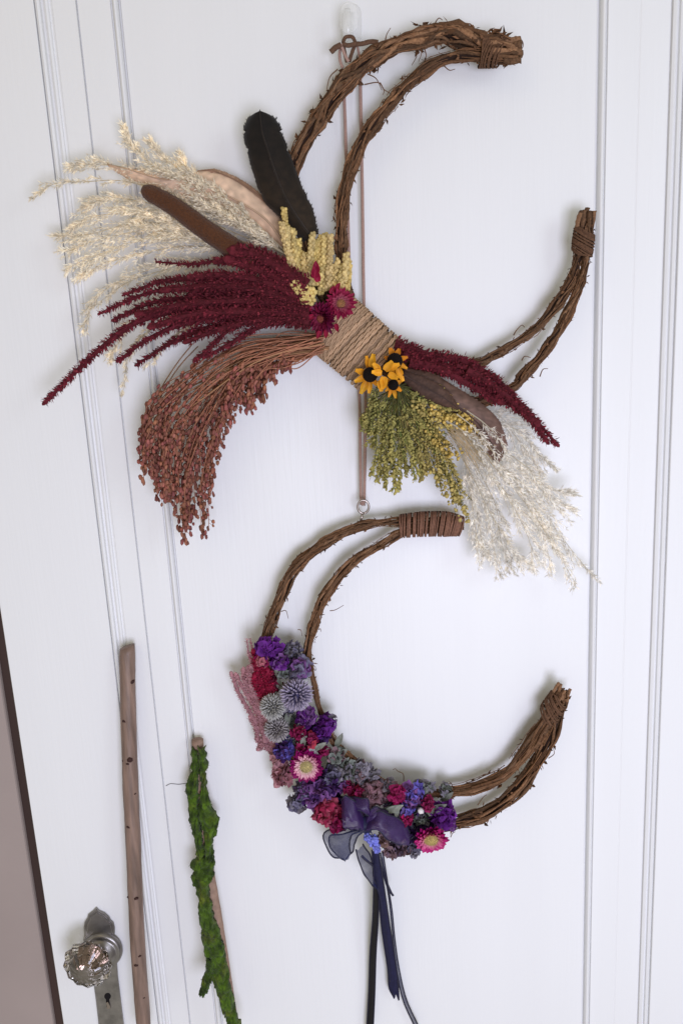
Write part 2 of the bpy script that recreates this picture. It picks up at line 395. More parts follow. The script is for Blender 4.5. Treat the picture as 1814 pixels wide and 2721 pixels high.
# ------------------------------------------------------------------ plant builders
def spine_vals(n, w):                                     # interpolate a list of widths over n samples
    k = len(w) - 1; o = []
    for i in range(n):
        t = i / (n - 1) * k; s = min(int(t), k - 1); o.append(lerp(w[s], w[s + 1], t - s))
    return o
def vine(parent, view_pts, h, seed, strands=9, n=54, flakes=150, twist=1.2, hs=None, label=None, knobs=True):
    """view_pts: list of (view, x, y, halfwidth in view units)."""
    rnd = random.Random(seed)
    w3 = []; wr = []
    for i, (vw, x, y, hw) in enumerate(view_pts):
        hh = h if hs is None else lerp(hs[0], hs[1], i / (len(view_pts) - 1))
        w3.append(at(vw, x, y, hh)); wr.append(hw * unit(vw, x, y, hh))
    pts = catmull(w3, n); R = spine_vals(n, wr); fr = frames(pts)
    R = [r * .77 * (1 + .12 * math.sin(i * .8 + seed) + rnd.uniform(-.05, .05)) for i, r in enumerate(R)]
    c = MB(); c.tube(pts, [r * .50 for r in R], 8, jit=.12, rnd=rnd)
    core = c.build("vine_branch", MT['core'], parent, label=label)
    strands = int(strands * 1.7)
    for k in range(strands):
        a0 = 2 * math.pi * k / strands + rnd.uniform(-.3, .3); tw = twist * rnd.uniform(.6, 1.5); ph = rnd.uniform(0, 6)
        i0 = 0 if rnd.random() < .6 else rnd.randint(0, n // 3); i1 = n if rnd.random() < .6 else rnd.randint(2 * n // 3, n)
        sp = []; sr = []; lay = rnd.choice((.52, .64, .74, .82)); th = rnd.uniform(.15, .29)
        for i in range(i0, i1):
            t, a, bb = fr[i]
            an = a0 + tw * math.sin(i / n * 6.0 + ph) + .35 * math.sin(i * .55 + ph * 2)
            rad = R[i] * (lay + .09 * math.sin(i * .33 + ph) + rnd.uniform(-.03, .03))
            sp.append(pts[i] + a * (math.cos(an) * rad) + bb * (math.sin(an) * rad))
            sr.append(R[i] * th * (1 + .2 * math.sin(i * 1.3 + ph) + rnd.uniform(-.16, .16)))
        g = rnd.choice((.5, .65, .75, .9, 1.05, 1.3, 1.6)); warm = rnd.uniform(-.05, .09)
        b = MB(); b.tube(sp, sr, 6, (g * (1 + warm), g, g * (1 - warm)), .2, rnd)
        b.build("strand", MT['bark'], core)
    b = MB()                                              # peeling bark, thin fibres
    for k in range(int(flakes * 1.8)):
        i = rnd.randrange(1, n - 1); t, a, bb = fr[i]; an = rnd.uniform(0, 6.28)
        o = a * math.cos(an) + bb * math.sin(an); p = pts[i].lerp(pts[i + 1], rnd.random()) + o * R[i] * rnd.uniform(.75, .98)
        d = (t * rnd.choice((-1, 1)) * rnd.uniform(.5, 1.2) + o * rnd.uniform(.05, 1.1) + rvec(rnd) * .4).normalized()
        L = R[i] * rnd.uniform(.3, 1.0); g = rnd.uniform(.5, 1.5)
        b.leaf(p, d, d.cross(o).normalized(), L, L * rnd.uniform(.2, .6), (g, g, g), rnd.uniform(-.6, .6))
    for k in range(flakes // 3):
        i = rnd.randrange(1, n - 8); t, a, bb = fr[i]; an = rnd.uniform(0, 6.28); g = rnd.uniform(.8, 1.9)
        q = [pts[i + j] + (fr[i + j][1] * math.cos(an + j * .06) + fr[i + j][2] * math.sin(an + j * .06)) * R[i + j] * (.97 + .05 * (j % 2) + rnd.uniform(-.03, .06)) for j in range(7)]
        b.tube(q, R[i] * rnd.uniform(.035, .08), 4, (g, g, g), cap=False)
    b.build("bark_shreds", MT['shred'], core, kind='stuff')
    return core, pts, R
def coil(parent, name, pts, R, turns, r, M, flat=1.0, seed=0, plies=1, n=26, separate=False, tilt=0.0, wob=.25):
    rnd = random.Random(seed); fr_n = 200
    pts = catmull(pts, fr_n); Rv = spine_vals(fr_n, R); fr = frames(pts); holder = None; b = MB()
    first = None
    for k in range(turns):
        c0 = (k + .5) / turns; g = rnd.uniform(.82, 1.15); off = rnd.uniform(-wob, wob) / turns; t2 = tilt + rnd.uniform(-.05, .05)
        for pl in range(plies):
            q = []
            for j in range(n + 1):
                a = 2 * math.pi * j / n
                s = min(max(c0 + off + t2 * math.cos(a + .6) / turns * 3 + (j / n - .5) / turns * .6, 0), 1) * (fr_n - 1); i = min(int(s), fr_n - 2); f = s - i
                p = pts[i].lerp(pts[i + 1], f); t, na, nb = fr[i]
                rr = Rv[i] + r * .2
                po = p + na * (math.cos(a) * rr) + nb * (math.sin(a) * rr * flat)
                if plies > 1:
                    tw = j * 1.05 + pl * math.pi + k * 1.7
                    o = (na * math.cos(a) + nb * math.sin(a)).normalized()
                    po = po + o * (math.cos(tw) * r * .55) + t * (math.sin(tw) * r * .55)
                q.append(po)
            b.tube(q, r if plies == 1 else r * .68, 5, (g, g, g), .08, rnd, cap=False)
        if separate:
            if first is None: first = MB(); first.tube(pts[::10], [Rv[i] * .96 for i in range(0, fr_n, 10)], 20, flat=flat, c=(.6, .6, .6)); holder = first.build(name, M, parent)
            b.build("twine_turn", M, holder); b = MB()
    if not separate: return b.build(name, M, parent)
    return holder
def plume(parent, name, view, pts, h, wd, M, seed, count=420, L=13, bare=.12, droop=0.4, pxs=None, hv=.006):
    rnd = random.Random(seed); vw = VIEW[view][2]
    sp = path(view, pts, h, 30); u = unit(view, *pts[len(pts) // 2][:2], h) / vw   # metres per photo px
    fr = frames(sp); b = MB()
    b.tube(sp, (1.6 * u, .6 * u), 4, (.75, .70, .6))
    nb = max(10, count // 26)
    for k in range(nb):                                   # side branchlets carrying the spikelets
        t0 = lerp(bare, .985, k / (nb - 1)); x = t0 * 29; i = min(int(x), 28); p = sp[i].lerp(sp[i + 1], x - i); t, a, bb = fr[i]
        an = rnd.uniform(0, 6.28); side = (a * math.cos(an) + bb * math.sin(an) * .5)
        w = wd * u * (math.sin(math.pi * min(1, .12 + t0 * .82)) ** .6)
        d = (t * rnd.uniform(.9, 1.5) + side * rnd.uniform(.35, .75)).normalized()
        ln = w * rnd.uniform(.9, 1.9)
        q = [p + d * ln * s + t * (ln * .35 * s * s) + Vector((0, 0, -1)) * (droop * ln * .3 * s * s) for s in (0, .33, .66, 1)]
        b.tube(q, .45 * u, 3, (.85, .8, .7), cap=False)
        for m_ in range(count // nb):
            s = rnd.uniform(.05, 1) * 3; i2 = min(int(s), 2); pp = q[i2].lerp(q[i2 + 1], s - i2) + rvec(rnd) * (2.2 * u)
            dd = ((q[i2 + 1] - q[i2]).normalized() + rvec(rnd) * .75).normalized(); sd = dd.cross(rvec(rnd)).normalized()
            g = rnd.uniform(.72, 1.28); br = rnd.uniform(0, .1)
            b.leaf(pp, dd, sd, L * u * rnd.uniform(.6, 1.35), L * u * rnd.uniform(.17, .32), (g, g * (1 - br * .5), g * (1 - br)), .3)
    return b.build(name, M, parent, smooth=False)
def spike(parent, name, view, pts, h, r0, r1, M, seed, dens=1.0, fl=5.0, core=.6, bend=0.0, taper=.6, spk=.12):
    """bristly amaranth spike; r0, r1, fl in photo pixels"""
    rnd = random.Random(seed); sp = path(view, pts, h, 40); u = unit(view, *pts[len(pts) // 2][:2], h) / VIEW[view][2]
    fr = frames(sp); b = MB(); g = .8
    R = [lerp(r0, r1, (i / 39) ** taper) * u * (1 + .10 * math.sin(i * .9 + seed)) for i in range(40)]
    b.tube(sp, [r * core for r in R], 7, (.75, .75, .75), .1, rnd)
    Ltot = sum((sp[i + 1] - sp[i]).length for i in range(39)) / u
    N = int(dens * Ltot * (r0 + r1) * .5 * .16 * (5 / fl) ** 1.4) + 20
    for k in range(N):
        x = rnd.uniform(0, 38.9); i = int(x); p = sp[i].lerp(sp[i + 1], x - i); t, a, bb = fr[i]
        an = rnd.uniform(0, 6.28); o = a * math.cos(an) + bb * math.sin(an); r = R[i] * rnd.uniform(.55, .98)
        d = (o * rnd.uniform(.7, 1.2) + t * rnd.uniform(.1, 1.0)).normalized(); g = rnd.choice((.6, .8, 1, 1.15, 1.5) if spk > .05 else (.8, .9, 1, 1.1)) * rnd.uniform(.9, 1.1)
        if rnd.random() < spk: c = (g * 1.4, g * 1.8, g * 1.5)
        else: c = (g, g, g)
        if k % 2 == 0: b.leaf(p + o * r * .85, d, d.cross(rvec(rnd)).normalized(), fl * u * rnd.uniform(.9, 1.9), fl * u * .26, c)
        else: b.blob(p + o * r, fl * u * rnd.uniform(.24, .46), c, d, rnd.uniform(1.3, 2.4), oct=True)
    for k in range(3):
        b.blob(sp[-1] - (sp[-1] - sp[-2]) * k * .4, R[-1] * .9, (1, 1, 1), frames(sp)[-1][0], 1.4)
    return b.build(name, M, parent, smooth=False)
def beaded(parent, name, view, pts, h, r0, r1, bead_r, M, seed, n=22, colr=WHITE):
    rnd = random.Random(seed); sp = path(view, pts, h, 24); u = unit(view, *pts[0][:2], h) / VIEW[view][2]; fr = frames(sp); b = MB()
    b.tube(sp, (r0 * u * .55, r1 * u * .5), 6, tuple(c * .6 for c in colr))
    N = n * 3
    for k in range(N):
        x = k / (N - 1) * 22.9; i = int(x); p = sp[i].lerp(sp[i + 1], x - i); t, a, bb = fr[i]; an = k * 2.4 + rnd.uniform(-.4, .4)
        o = a * math.cos(an) + bb * math.sin(an); R = lerp(r0, r1, k / N) * u; g = rnd.uniform(.72, 1.2)
        b.blob(p + o * R * rnd.uniform(.5, .75), bead_r * u * rnd.uniform(.75, 1.15), tuple(c * g for c in colr), (o + t * .8), rnd.uniform(1.1, 1.5), rnd, .12)
    return b.build(name, M, parent)
def petal_mesh(name, L, W, cup, M, c0, c1, tip=.35, ridge=.12, tw=0.0):
    """petal along +X in local space, face to +Z; pointed when tip is small"""
    b = MB(); nu, nv = 6, 5; rows = []; cols = []
    for i in range(nu):
        t = i / (nu - 1); w = W * (math.sin(math.pi * (.12 + .88 * t) ** .85) ** .7 if t < 1 else 0) ; w = max(w, W * (.28 if t == 0 else (tip * .3 if t == 1 else 0)))
        row = []; cr = []
        for j in range(nv):
            s = j / (nv - 1) * 2 - 1
            z = cup * L * (t ** 1.7) + abs(s) * w * .28 - (1 - abs(s)) * ridge * w + tw * s * t * W
            row.append(Vector((L * t, s * w * .5, z))); cr.append(tuple(lerp(c0[q], c1[q], t) for q in range(3)))
        rows.append(row); cols.append(cr)
    b.grid(rows, cols=cols)
    n = len(b.v); th = W * .06
    b.v += [v - Vector((0, 0, th)) for v in b.v[:n]]; b.c += b.c[:n]; fs = list(b.f); b.f += [tuple(i + n for i in reversed(f)) for f in fs]
    return b.mesh(name, M)
def flower_rot(axis, ang, lift):                          # local +X outwards from axis by angle, tilted up by lift
    z = axis.normalized(); x = z.orthogonal().normalized(); y = z.cross(x)
    r = x * math.cos(ang) + y * math.sin(ang); d = r * math.cos(lift) + z * math.sin(lift); n = d.cross(z.cross(r) * -1)
    s = z.cross(r); n = d.cross(s)
    return Matrix((d, s, n)).transposed().to_quaternion()
def dome(b, c, axis, R, hgt, cells, rnd, c0, c1, br):
    z = axis.normalized(); x = z.orthogonal().normalized(); y = z.cross(x)
    for k in range(cells):
        f = math.sqrt((k + .5) / cells); a = k * 2.39996
        p = c + x * (math.cos(a) * R * f) + y * (math.sin(a) * R * f) + z * (hgt * (1 - f * f))
        g = rnd.uniform(.75, 1.2); cc = tuple(lerp(c0[q], c1[q], f) * g for q in range(3))
        b.blob(p, br * rnd.uniform(.8, 1.2), cc, z, 1.4, oct=True)
    rings = [[c + (x * math.cos(q * math.pi / 8) + y * math.sin(q * math.pi / 8)) * (R * f) + z * (hgt * (1 - f * f)) for q in range(17)] for f in (0.02, .35, .65, .9, 1.05)]
    b.grid(rings, tuple(q * .7 for q in c1))
def strawflower(parent, view, x, y, h, rad, axis, rings, seed, name="strawflower", disc=WHITE, disc_f=.33, label=None):
    """rings: (length factor, width factor, count, lift deg, colour base, colour tip)"""
    rnd = random.Random(seed); c = at(view, x, y, h); R = rad * unit(view, x, y, h)
    b = MB(); dome(b, c + axis.normalized() * R * .18, axis, R * disc_f, R * .16, 90, rnd, disc, tuple(q * .75 for q in disc), R * .045)
    fl = b.build(name, MT['disc'], parent, smooth=False, label=label)
    for q, (lf, wf, cnt, lift, c0, c1) in enumerate(rings):
        st_ = R * min(disc_f * .8, lf * .6); ms = [petal_mesh("bract", (R * lf - st_) * s, R * wf, .12, MT['pinkbract'], c0, c1, .1) for s in (1.0, .88)]
        for k in range(cnt):
            an = 2 * math.pi * (k + .5 * (q % 2)) / cnt + rnd.uniform(-.1, .1)
            rq = flower_rot(axis, an, math.radians(lift + rnd.uniform(-9, 9))); rd = rq @ Vector((1, 0, 0)); rd = (rd - axis.normalized() * rd.dot(axis.normalized())).normalized()
            put("bract", rnd.choice(ms), fl, c + axis.normalized() * (R * (.02 + .04 * q)) + rd * st_, rq, rnd.uniform(.9, 1.08))
    return fl
def feather(parent, name, view, left, right, h, M, seed, tints, bow=.004, tilt=0.0, barbs=True, label=None, rach=5):
    """left/right edges from base to tip in view units; tints: list of colours base to tip"""
    rnd = random.Random(seed); n = 44
    Lw = path(view, left, h - tilt, n); Rw = path(view, right, h + tilt, n); b = MB(); rows = []; cols = []; m_ = 11
    for i in range(n):
        row = []; cr = []; k = i / (n - 1) * (len(tints) - 1); s = min(int(k), len(tints) - 2); tc = [lerp(tints[s][q], tints[s + 1][q], k - s) for q in range(3)]
        nick = rnd.uniform(0, .02) if rnd.random() > .12 else rnd.uniform(.03, .08)
        for j in range(m_):
            t = j / (m_ - 1); t2 = nick + t * (1 - 2 * nick) if j in (0, m_ - 1) else t
            p = Lw[i].lerp(Rw[i], t2); a = 1 - (2 * t - 1) ** 2
            p = p + Vector((0, -1, 0)) * (bow * a + .0002 * math.sin(i * 2.1 + j) + (-.0011 if j != rach else .0002))
            row.append(p); g = 1 + .10 * math.sin(i * 2.6 + abs(j - rach) * 1.1) + rnd.uniform(-.2, .2)
            cr.append(tuple(q * g for q in tc))
        rows.append(row); cols.append(cr)
    b.grid(rows, thick=.0006, cols=cols)
    o = b.build(name, M, parent, label=label)
    r = MB(); r.tube([q[rach] + Vector((0, -.0006, 0)) for q in rows], (.0011, .0003), 6, tuple(q * .8 for q in tints[0])); r.build("rachis", M, o)
    if barbs:
        f = MB()
        for k in range(420):
            i = rnd.randrange(2, n - 2); sd = rnd.choice((0, m_ - 1)); p = rows[i][sd]; d = (rows[i + 1][sd] - p).normalized()
            o_ = (p - rows[i][m_ // 2]).normalized(); dd = (d * .8 + o_ * rnd.uniform(.1, .7)).normalized(); g = cols[i][sd]
            f.leaf(p - o_ * .001, dd, Vector((0, 1, 0)).cross(dd).normalized(), rnd.uniform(.0015, .005), .0006, g)
        f.build("barbs", M, o, kind='stuff')
    return o
def floret_mesh(name, R, seed, M):                        # crumpled papery funnel with a torn rim
    b = MB(); n = 14; rings = [(.06, 0), (.4, .40), (.75, .60), (1.0, .62)]; rows = []; cols = []
    lean = random.Random(seed).uniform(-.3, .3)
    for q, (r, z) in enumerate(rings):
        row = []; cr = []
        for j in range(n + 1):
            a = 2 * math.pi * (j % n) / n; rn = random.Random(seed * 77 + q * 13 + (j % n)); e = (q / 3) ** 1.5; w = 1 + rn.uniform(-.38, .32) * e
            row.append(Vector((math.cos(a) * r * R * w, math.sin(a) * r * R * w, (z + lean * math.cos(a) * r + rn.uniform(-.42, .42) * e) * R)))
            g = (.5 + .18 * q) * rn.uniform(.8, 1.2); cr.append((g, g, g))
        row[-1] = row[0].copy(); rows.append(row); cols.append(cr)
    b.grid(rows, cols=cols)
    return b
def cluster(parent, view, x, y, h, rx, ry, c, seed, n=12, size=None, name="statice_cluster", bump=.012, c2=None, ang=0.0, label=None):
    """a head of ruffled papery florets round a small branched core"""
    rnd = random.Random(seed); n = int(n * 1.8); u = unit(view, x, y, h); cen = at(view, x, y, h); R = (size or max(rx, ry) * .50) * u
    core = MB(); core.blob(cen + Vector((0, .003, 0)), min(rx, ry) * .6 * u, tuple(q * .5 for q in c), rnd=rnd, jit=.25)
    for k in range(5):
        core.tube([cen + Vector((0, .004, 0)), cen + Vector((rnd.uniform(-.7, .7) * rx * u, .003, rnd.uniform(-.7, .7) * ry * u))], .0009, 4, tuple(q * .8 for q in c))
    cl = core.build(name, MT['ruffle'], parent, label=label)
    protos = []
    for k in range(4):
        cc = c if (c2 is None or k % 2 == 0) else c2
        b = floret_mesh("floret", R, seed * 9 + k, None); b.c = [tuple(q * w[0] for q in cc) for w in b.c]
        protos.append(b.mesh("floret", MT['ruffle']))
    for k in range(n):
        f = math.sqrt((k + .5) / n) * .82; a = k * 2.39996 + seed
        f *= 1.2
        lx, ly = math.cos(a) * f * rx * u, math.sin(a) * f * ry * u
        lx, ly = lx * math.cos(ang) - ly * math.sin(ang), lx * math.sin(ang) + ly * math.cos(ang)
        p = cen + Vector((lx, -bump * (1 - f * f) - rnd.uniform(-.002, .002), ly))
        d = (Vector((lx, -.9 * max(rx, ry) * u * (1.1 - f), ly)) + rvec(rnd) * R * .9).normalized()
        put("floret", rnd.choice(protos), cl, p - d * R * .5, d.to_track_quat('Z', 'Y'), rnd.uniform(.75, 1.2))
    return cl
def thistle(parent, view, x, y, h, rad, ctip, cbase, seed, label=None):
    rnd = random.Random(seed); c = at(view, x, y, h); R = rad * unit(view, x, y, h); b = MB()
    b.blob(c, R * .55, tuple(q * .6 for q in cbase)); o = b.build("globe_thistle", MT['thistle'], parent, label=label)
    s = MB(); N = 260
    for k in range(N):
        z = 1 - 2 * (k + .5) / N; a = k * 2.39996; q = math.sqrt(1 - z * z); d = (Vector((q * math.cos(a), z, q * math.sin(a))) + rvec(rnd) * .07).normalized()
        if d.y > .55: continue
        L = R * rnd.uniform(.92, 1.06); x1 = d.orthogonal().normalized(); y1 = d.cross(x1)
        g = rnd.uniform(.8, 1.15)
        p0 = c + d * R * .5; p1 = c + d * (L * .82); p2 = c + d * L; w0, w1 = R * .035, R * .062
        s.tube([p0, p1, p2], [w0, w1, R * .012], 4, tuple(v * g for v in cbase), c1=tuple(v * g for v in ctip), cap=False)
        for m_ in range(2):
            dd = (d + (x1 * math.cos(m_ * 3.1 + k) + y1 * math.sin(m_ * 3.1 + k)) * .8).normalized()
            s.leaf(p1, dd, d.cross(dd).normalized(), R * .12, R * .035, tuple(v * g for v in ctip))
    s.build("spines", MT['thistle'], o, kind='stuff', smooth=False)
    return o
def sprig(parent, name, view, pts, h, cs, seed, n=40, spread=10, r=4.2, c1=None, M=None, stemc=(.10, .10, .03), hair=0, long=1.3):
    rnd = random.Random(seed); sp = path(view, pts, h, 26); u = unit(view, *pts[-1][:2], h) / VIEW[view][2]; fr = frames(sp); b = MB()
    b.tube(sp, (1.3 * u, .7 * u), 4, stemc)
    for k in range(n):
        x = (rnd.uniform(.22, 1) ** .8) * 24.9; i = min(int(x), 24); p = sp[i].lerp(sp[i + 1], x - i); t, a, bb = fr[i]; an = rnd.uniform(0, 6.28)
        o = a * math.cos(an) + bb * math.sin(an); d = (t * rnd.uniform(.5, 1.2) + o).normalized()
        w = spread * u * (1.15 - .6 * x / 25) * rnd.uniform(.2, 1)
        q = p + d * w; b.tube([p, q], .5 * u, 3, stemc, cap=False)
        g = rnd.uniform(.65, 1.3); c = cs if c1 is None else tuple(lerp(cs[z], c1[z], x / 25) for z in range(3))
        b.blob(q, r * u * rnd.uniform(.6, 1.15), tuple(z * g for z in c), d, rnd.uniform(1, long), rnd, .15)
    for k in range(hair):
        x = rnd.uniform(2, 24); i = int(x); t, a, bb = fr[i]; o = rvec(rnd); d = (t + o * .5).normalized()
        b.leaf(sp[i], d, d.cross(o).normalized(), rnd.uniform(12, 34) * u, 1.6 * u, tuple(z * rnd.uniform(.7, 1.2) for z in cs))
    return b.build(name, M or MT['green'], parent, smooth=True)
def tendril(parent, view, pts, h, r=1.3, M=None):
    b = MB(); sp = path(view, pts, h, 24); u = unit(view, *pts[0][:2], h) / VIEW[view][2]; b.tube(sp, (r * u, r * .5 * u), 5)
    return b.build("tendril", M or MT['shred'], parent)

# ------------------------------------------------------------------ upper wreath
top = thing("crescent_wreath", "large brown grapevine crescent wreath with feathers, plumes and burgundy amaranth spikes", "wreath", P(930, 870, .02))
H = .024
v1, p1, r1 = vine(top, [('B', 1130, 262, 60), ('B', 1000, 240, 80), ('B', 880, 205, 72), ('B', 740, 172, 70), ('B', 600, 200, 62), ('B', 450, 255, 58), ('B', 330, 330, 58), ('B', 235, 420, 62), ('B', 145, 540, 60), ('B', 60, 670, 56), ('B', -20, 810, 52), ('S', 775, 490, 24), ('S', 800, 600, 24), ('S', 850, 740, 28), ('S', 900, 850, 34)], H, 11, 11, 72, 260)
v2, p2, r2 = vine(top, [('B', 1120, 285, 50), ('B', 980, 292, 52), ('B', 830, 290, 38), ('B', 700, 325, 42), ('B', 565, 428, 46), ('B', 470, 530, 48), ('B', 395, 625, 48), ('B', 310, 745, 48), ('B', 250, 900, 48), ('B', 215, 1060, 46), ('B', 205, 1200, 44), ('B', 208, 1330, 40), ('S', 915, 760, 24), ('S', 935, 860, 34)], H + .002, 12, 9, 72, 200)
v3, p3, r3 = vine(top, [('S', 1000, 930, 34), ('S', 1120, 985, 26), ('N', 230, 1590, 60), ('N', 400, 1515, 62), ('N', 600, 1410, 62), ('N', 800, 1275, 58), ('N', 950, 1120, 62), ('N', 1080, 950, 74), ('N', 1180, 780, 76), ('N', 1235, 620, 72), ('N', 1270, 480, 74), ('N', 1290, 300, 70), ('N', 1300, 110, 48)], H, 13, 9, 60, 190)
v4, p4, r4 = vine(top, [('S', 990, 950, 34), ('S', 1200, 1075, 22), ('N', 560, 1850, 62), ('N', 700, 1715, 70), ('N', 850, 1560, 66), ('N', 980, 1380, 66), ('N', 1100, 1190, 66), ('N', 1190, 1000, 66), ('N', 1265, 800, 60), ('N', 1310, 640, 52), ('N', 1330, 480, 50), ('N', 1345, 300, 62), ('N', 1375, 100, 40)], H + .002, 14, 9, 60, 190)
coil(top, "end_binding", [at('N', 1285, 525, H), at('N', 1300, 390, H), at('N', 1312, 250, H)], [98 * unit('N', 1290, 400), 106 * unit('N', 1290, 400), 98 * unit('N', 1290, 400)], 30, .0006, MT['wrapdark'], .8, 5, wob=2.4, tilt=2.4)
coil(top, "end_binding", [at('B', 930, 268, H), at('B', 1000, 270, H), at('B', 1050, 275, H)], [74 * unit('B', 1000, 270), 72 * unit('B', 1000, 270), 66 * unit('B', 1000, 270)], 24, .0006, MT['wrapdark'], .85, 6, wob=2.4, tilt=2.4)
# bark ends standing out of the bindings
rnd = random.Random(5)
for vw, x0, y0, x1, y1, w in (('N', 1310, 240, 1335, 70, 70), ('B', 1050, 272, 1140, 262, 55)):
    for k in range(7):
        s = (k / 6 - .5) * 2; b = MB(); u = unit(vw, x0, y0)
        dx, dy = (1, 0) if vw == 'N' else (0, 1)
        q = [at(vw, x0 + dx * s * w, y0 + dy * s * w, H + rnd.uniform(-.004, .006)), at(vw, x1 + dx * s * w * .95 + rnd.uniform(-9, 9), y1 + dy * s * w * .9 + rnd.uniform(-26, 34) * (dx or .4), H + rnd.uniform(-.004, .008))]
        g = rnd.uniform(.6, 1.3); b.tube(catmull([q[0], (q[0] + q[1]) / 2 + rvec(rnd) * .001, q[1]], 10), .0024 if vw == 'N' else .0034, 6, (g, g, g), .2, rnd); b.build("cut_end", MT['bark'], top)
for vw, pts in (('B', [(190, 360), (150, 400), (135, 460), (140, 490)]), ('B', [(590, 250), (600, 290), (575, 340)]), ('B', [(620, 250), (625, 280), (610, 320)]), ('B', [(640, 250), (650, 290), (640, 310)]),
                ('B', [(1100, 215), (1140, 205), (1155, 235), (1140, 270)]), ('B', [(740, 340), (770, 365), (800, 360)]), ('B', [(345, 385), (390, 410), (420, 470)]), ('B', [(410, 430), (430, 470), (425, 495)]),
                ('B', [(330, 440), (400, 430), (430, 465), (470, 490)]), ('B', [(170, 590), (140, 600), (60, 690)]), ('N', [(690, 1560), (720, 1520), (780, 1530)]), ('N', [(870, 1720), (900, 1650), (950, 1640)]),
                ('N', [(610, 1310), (640, 1260), (690, 1210), (720, 1230)]), ('N', [(500, 1740), (430, 1700), (340, 1670)]), ('B', [(435, 220), (445, 180), (465, 145)]), ('B', [(690, 130), (715, 95), (735, 105)])):
    tendril(top, vw, pts, H, 1.7)

# twine wrap in the middle
wrap = coil(top, "twine_wrap", [at('C', 560, 1120, .026), at('C', 660, 1205, .027), at('C', 820, 1345, .027), at('C', 985, 1490, .026)],
            [272 * unit('C', 750, 1300, .026) * .98, 268 * unit('C', 750, 1300, .026), 274 * unit('C', 750, 1300, .026) * .96, 262 * unit('C', 750, 1300, .026)], 24, .0015, MT['jute'], .62, 21, plies=2, n=50, separate=True, tilt=.25, wob=.45)
b = MB(); rnd = random.Random(77)
fzc = at('C', 760, 1300, .05)
for k in range(160):
    p = at('C', rnd.uniform(560, 1060), rnd.uniform(1020, 1620), .045); t = (p - at('C', 760, 1300, .045))
    if abs((p.x - fzc.x) + (p.z - fzc.z)) > .036: continue
    d = rvec(rnd); b.leaf(p, d, d.cross(Vector((.3, 1, .2))).normalized(), rnd.uniform(.003, .008), .00035, (1.1, 1.1, 1.1))
b.build("loose_fibres", MT['jute'], wrap, kind='stuff')

# cream plumes, upper left
PL = [([(1330, 640), (900, 400), (700, 240), (640, 180), (575, 80)], 26), ([(1330, 640), (1000, 380), (800, 240), (705, 140)], 26), ([(1330, 640), (1050, 420), (900, 290), (845, 205)], 24),
      ([(1330, 650), (900, 380), (600, 260), (460, 240), (340, 245)], 26), ([(1330, 660), (900, 430), (600, 320), (380, 320), (250, 330), (165, 390)], 20),
      ([(1330, 660), (900, 480), (600, 400), (480, 400), (410, 430)], 30), ([(1330, 670), (900, 520), (600, 470), (430, 480), (350, 520)], 34), ([(1330, 680), (900, 540), (640, 510), (420, 560), (265, 570)], 28),
      ([(1330, 680), (950, 560), (700, 540), (450, 590), (320, 640)], 34), ([(1330, 690), (950, 590), (700, 580), (500, 640), (330, 710)], 30), ([(1330, 700), (950, 620), (700, 640), (480, 700), (380, 755)], 24),
      ([(1330, 720), (900, 690), (650, 740), (460, 840), (385, 1000)], 24), ([(1330, 730), (1000, 700), (800, 720), (600, 780), (430, 900)], 20), ([(1300, 780), (900, 900), (700, 1000), (600, 1120), (570, 1290)], 17),
      ([(1330, 650), (1100, 470), (900, 360), (780, 300)], 34), ([(1330, 660), (1000, 450), (760, 330), (620, 300)], 30), ([(1320, 760), (900, 860), (640, 960), (540, 1080), (520, 1130)], 16), ([(1320, 760), (1000, 900), (850, 1000), (690, 1160)], 18),
      ([(1330, 650), (1080, 510), (900, 420), (760, 390)], 30), ([(1330, 660), (1150, 530), (980, 400), (820, 290), (720, 260)], 30), ([(1330, 660), (1200, 580), (1050, 480), (880, 370)], 26), ([(1330, 650), (1150, 480), (1000, 360), (860, 270)], 24), ([(1300, 690), (950, 600), (800, 560), (640, 520)], 34), ([(1300, 680), (900, 560), (760, 480), (560, 440)], 34)]
for i, (pp, w) in enumerate(PL):
    plume(top, "cream_plume", 'A', pp, (.026 + .0015 * (i % 5)) if i < 19 else .043, w * 1.15, MT['pampas'], 100 + i, count=820 if w > 22 else 460, L=13)
# peach feather behind the cattail
feather(top, "peach_feather", 'A', [(1335, 665), (1150, 520), (950, 440), (760, 370), (600, 310), (500, 245)], [(1345, 640), (1300, 480), (1180, 370), (1060, 290), (940, 262), (850, 300), (700, 270), (520, 248)], .027, MT['peach'], 31, [(.9, .85, .8), (1, 1, 1), (1, 1, 1), (1.02, .98, .95)], bow=.008)
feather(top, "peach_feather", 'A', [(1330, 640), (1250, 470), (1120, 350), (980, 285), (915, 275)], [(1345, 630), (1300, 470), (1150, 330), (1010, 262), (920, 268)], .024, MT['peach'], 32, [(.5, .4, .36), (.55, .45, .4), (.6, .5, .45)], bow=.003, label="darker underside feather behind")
feather(top, "black_feather", 'A', [(1405, 600), (1300, 490), (1214, 400), (1170, 280), (1146, 190), (1126, 110), (1130, 54), (1156, 14), (1205, 2)], [(1475, 560), (1470, 520), (1440, 420), (1396, 330), (1348, 200), (1314, 110), (1294, 52), (1260, 12), (1211, 2)], .036, MT['black'], 33, [(1.9, 1.7, 1.35), (1.7, 1.45, 1.05), (.75, .66, .58), (.5, .48, .46), (.6, .55, .5)], bow=.010)
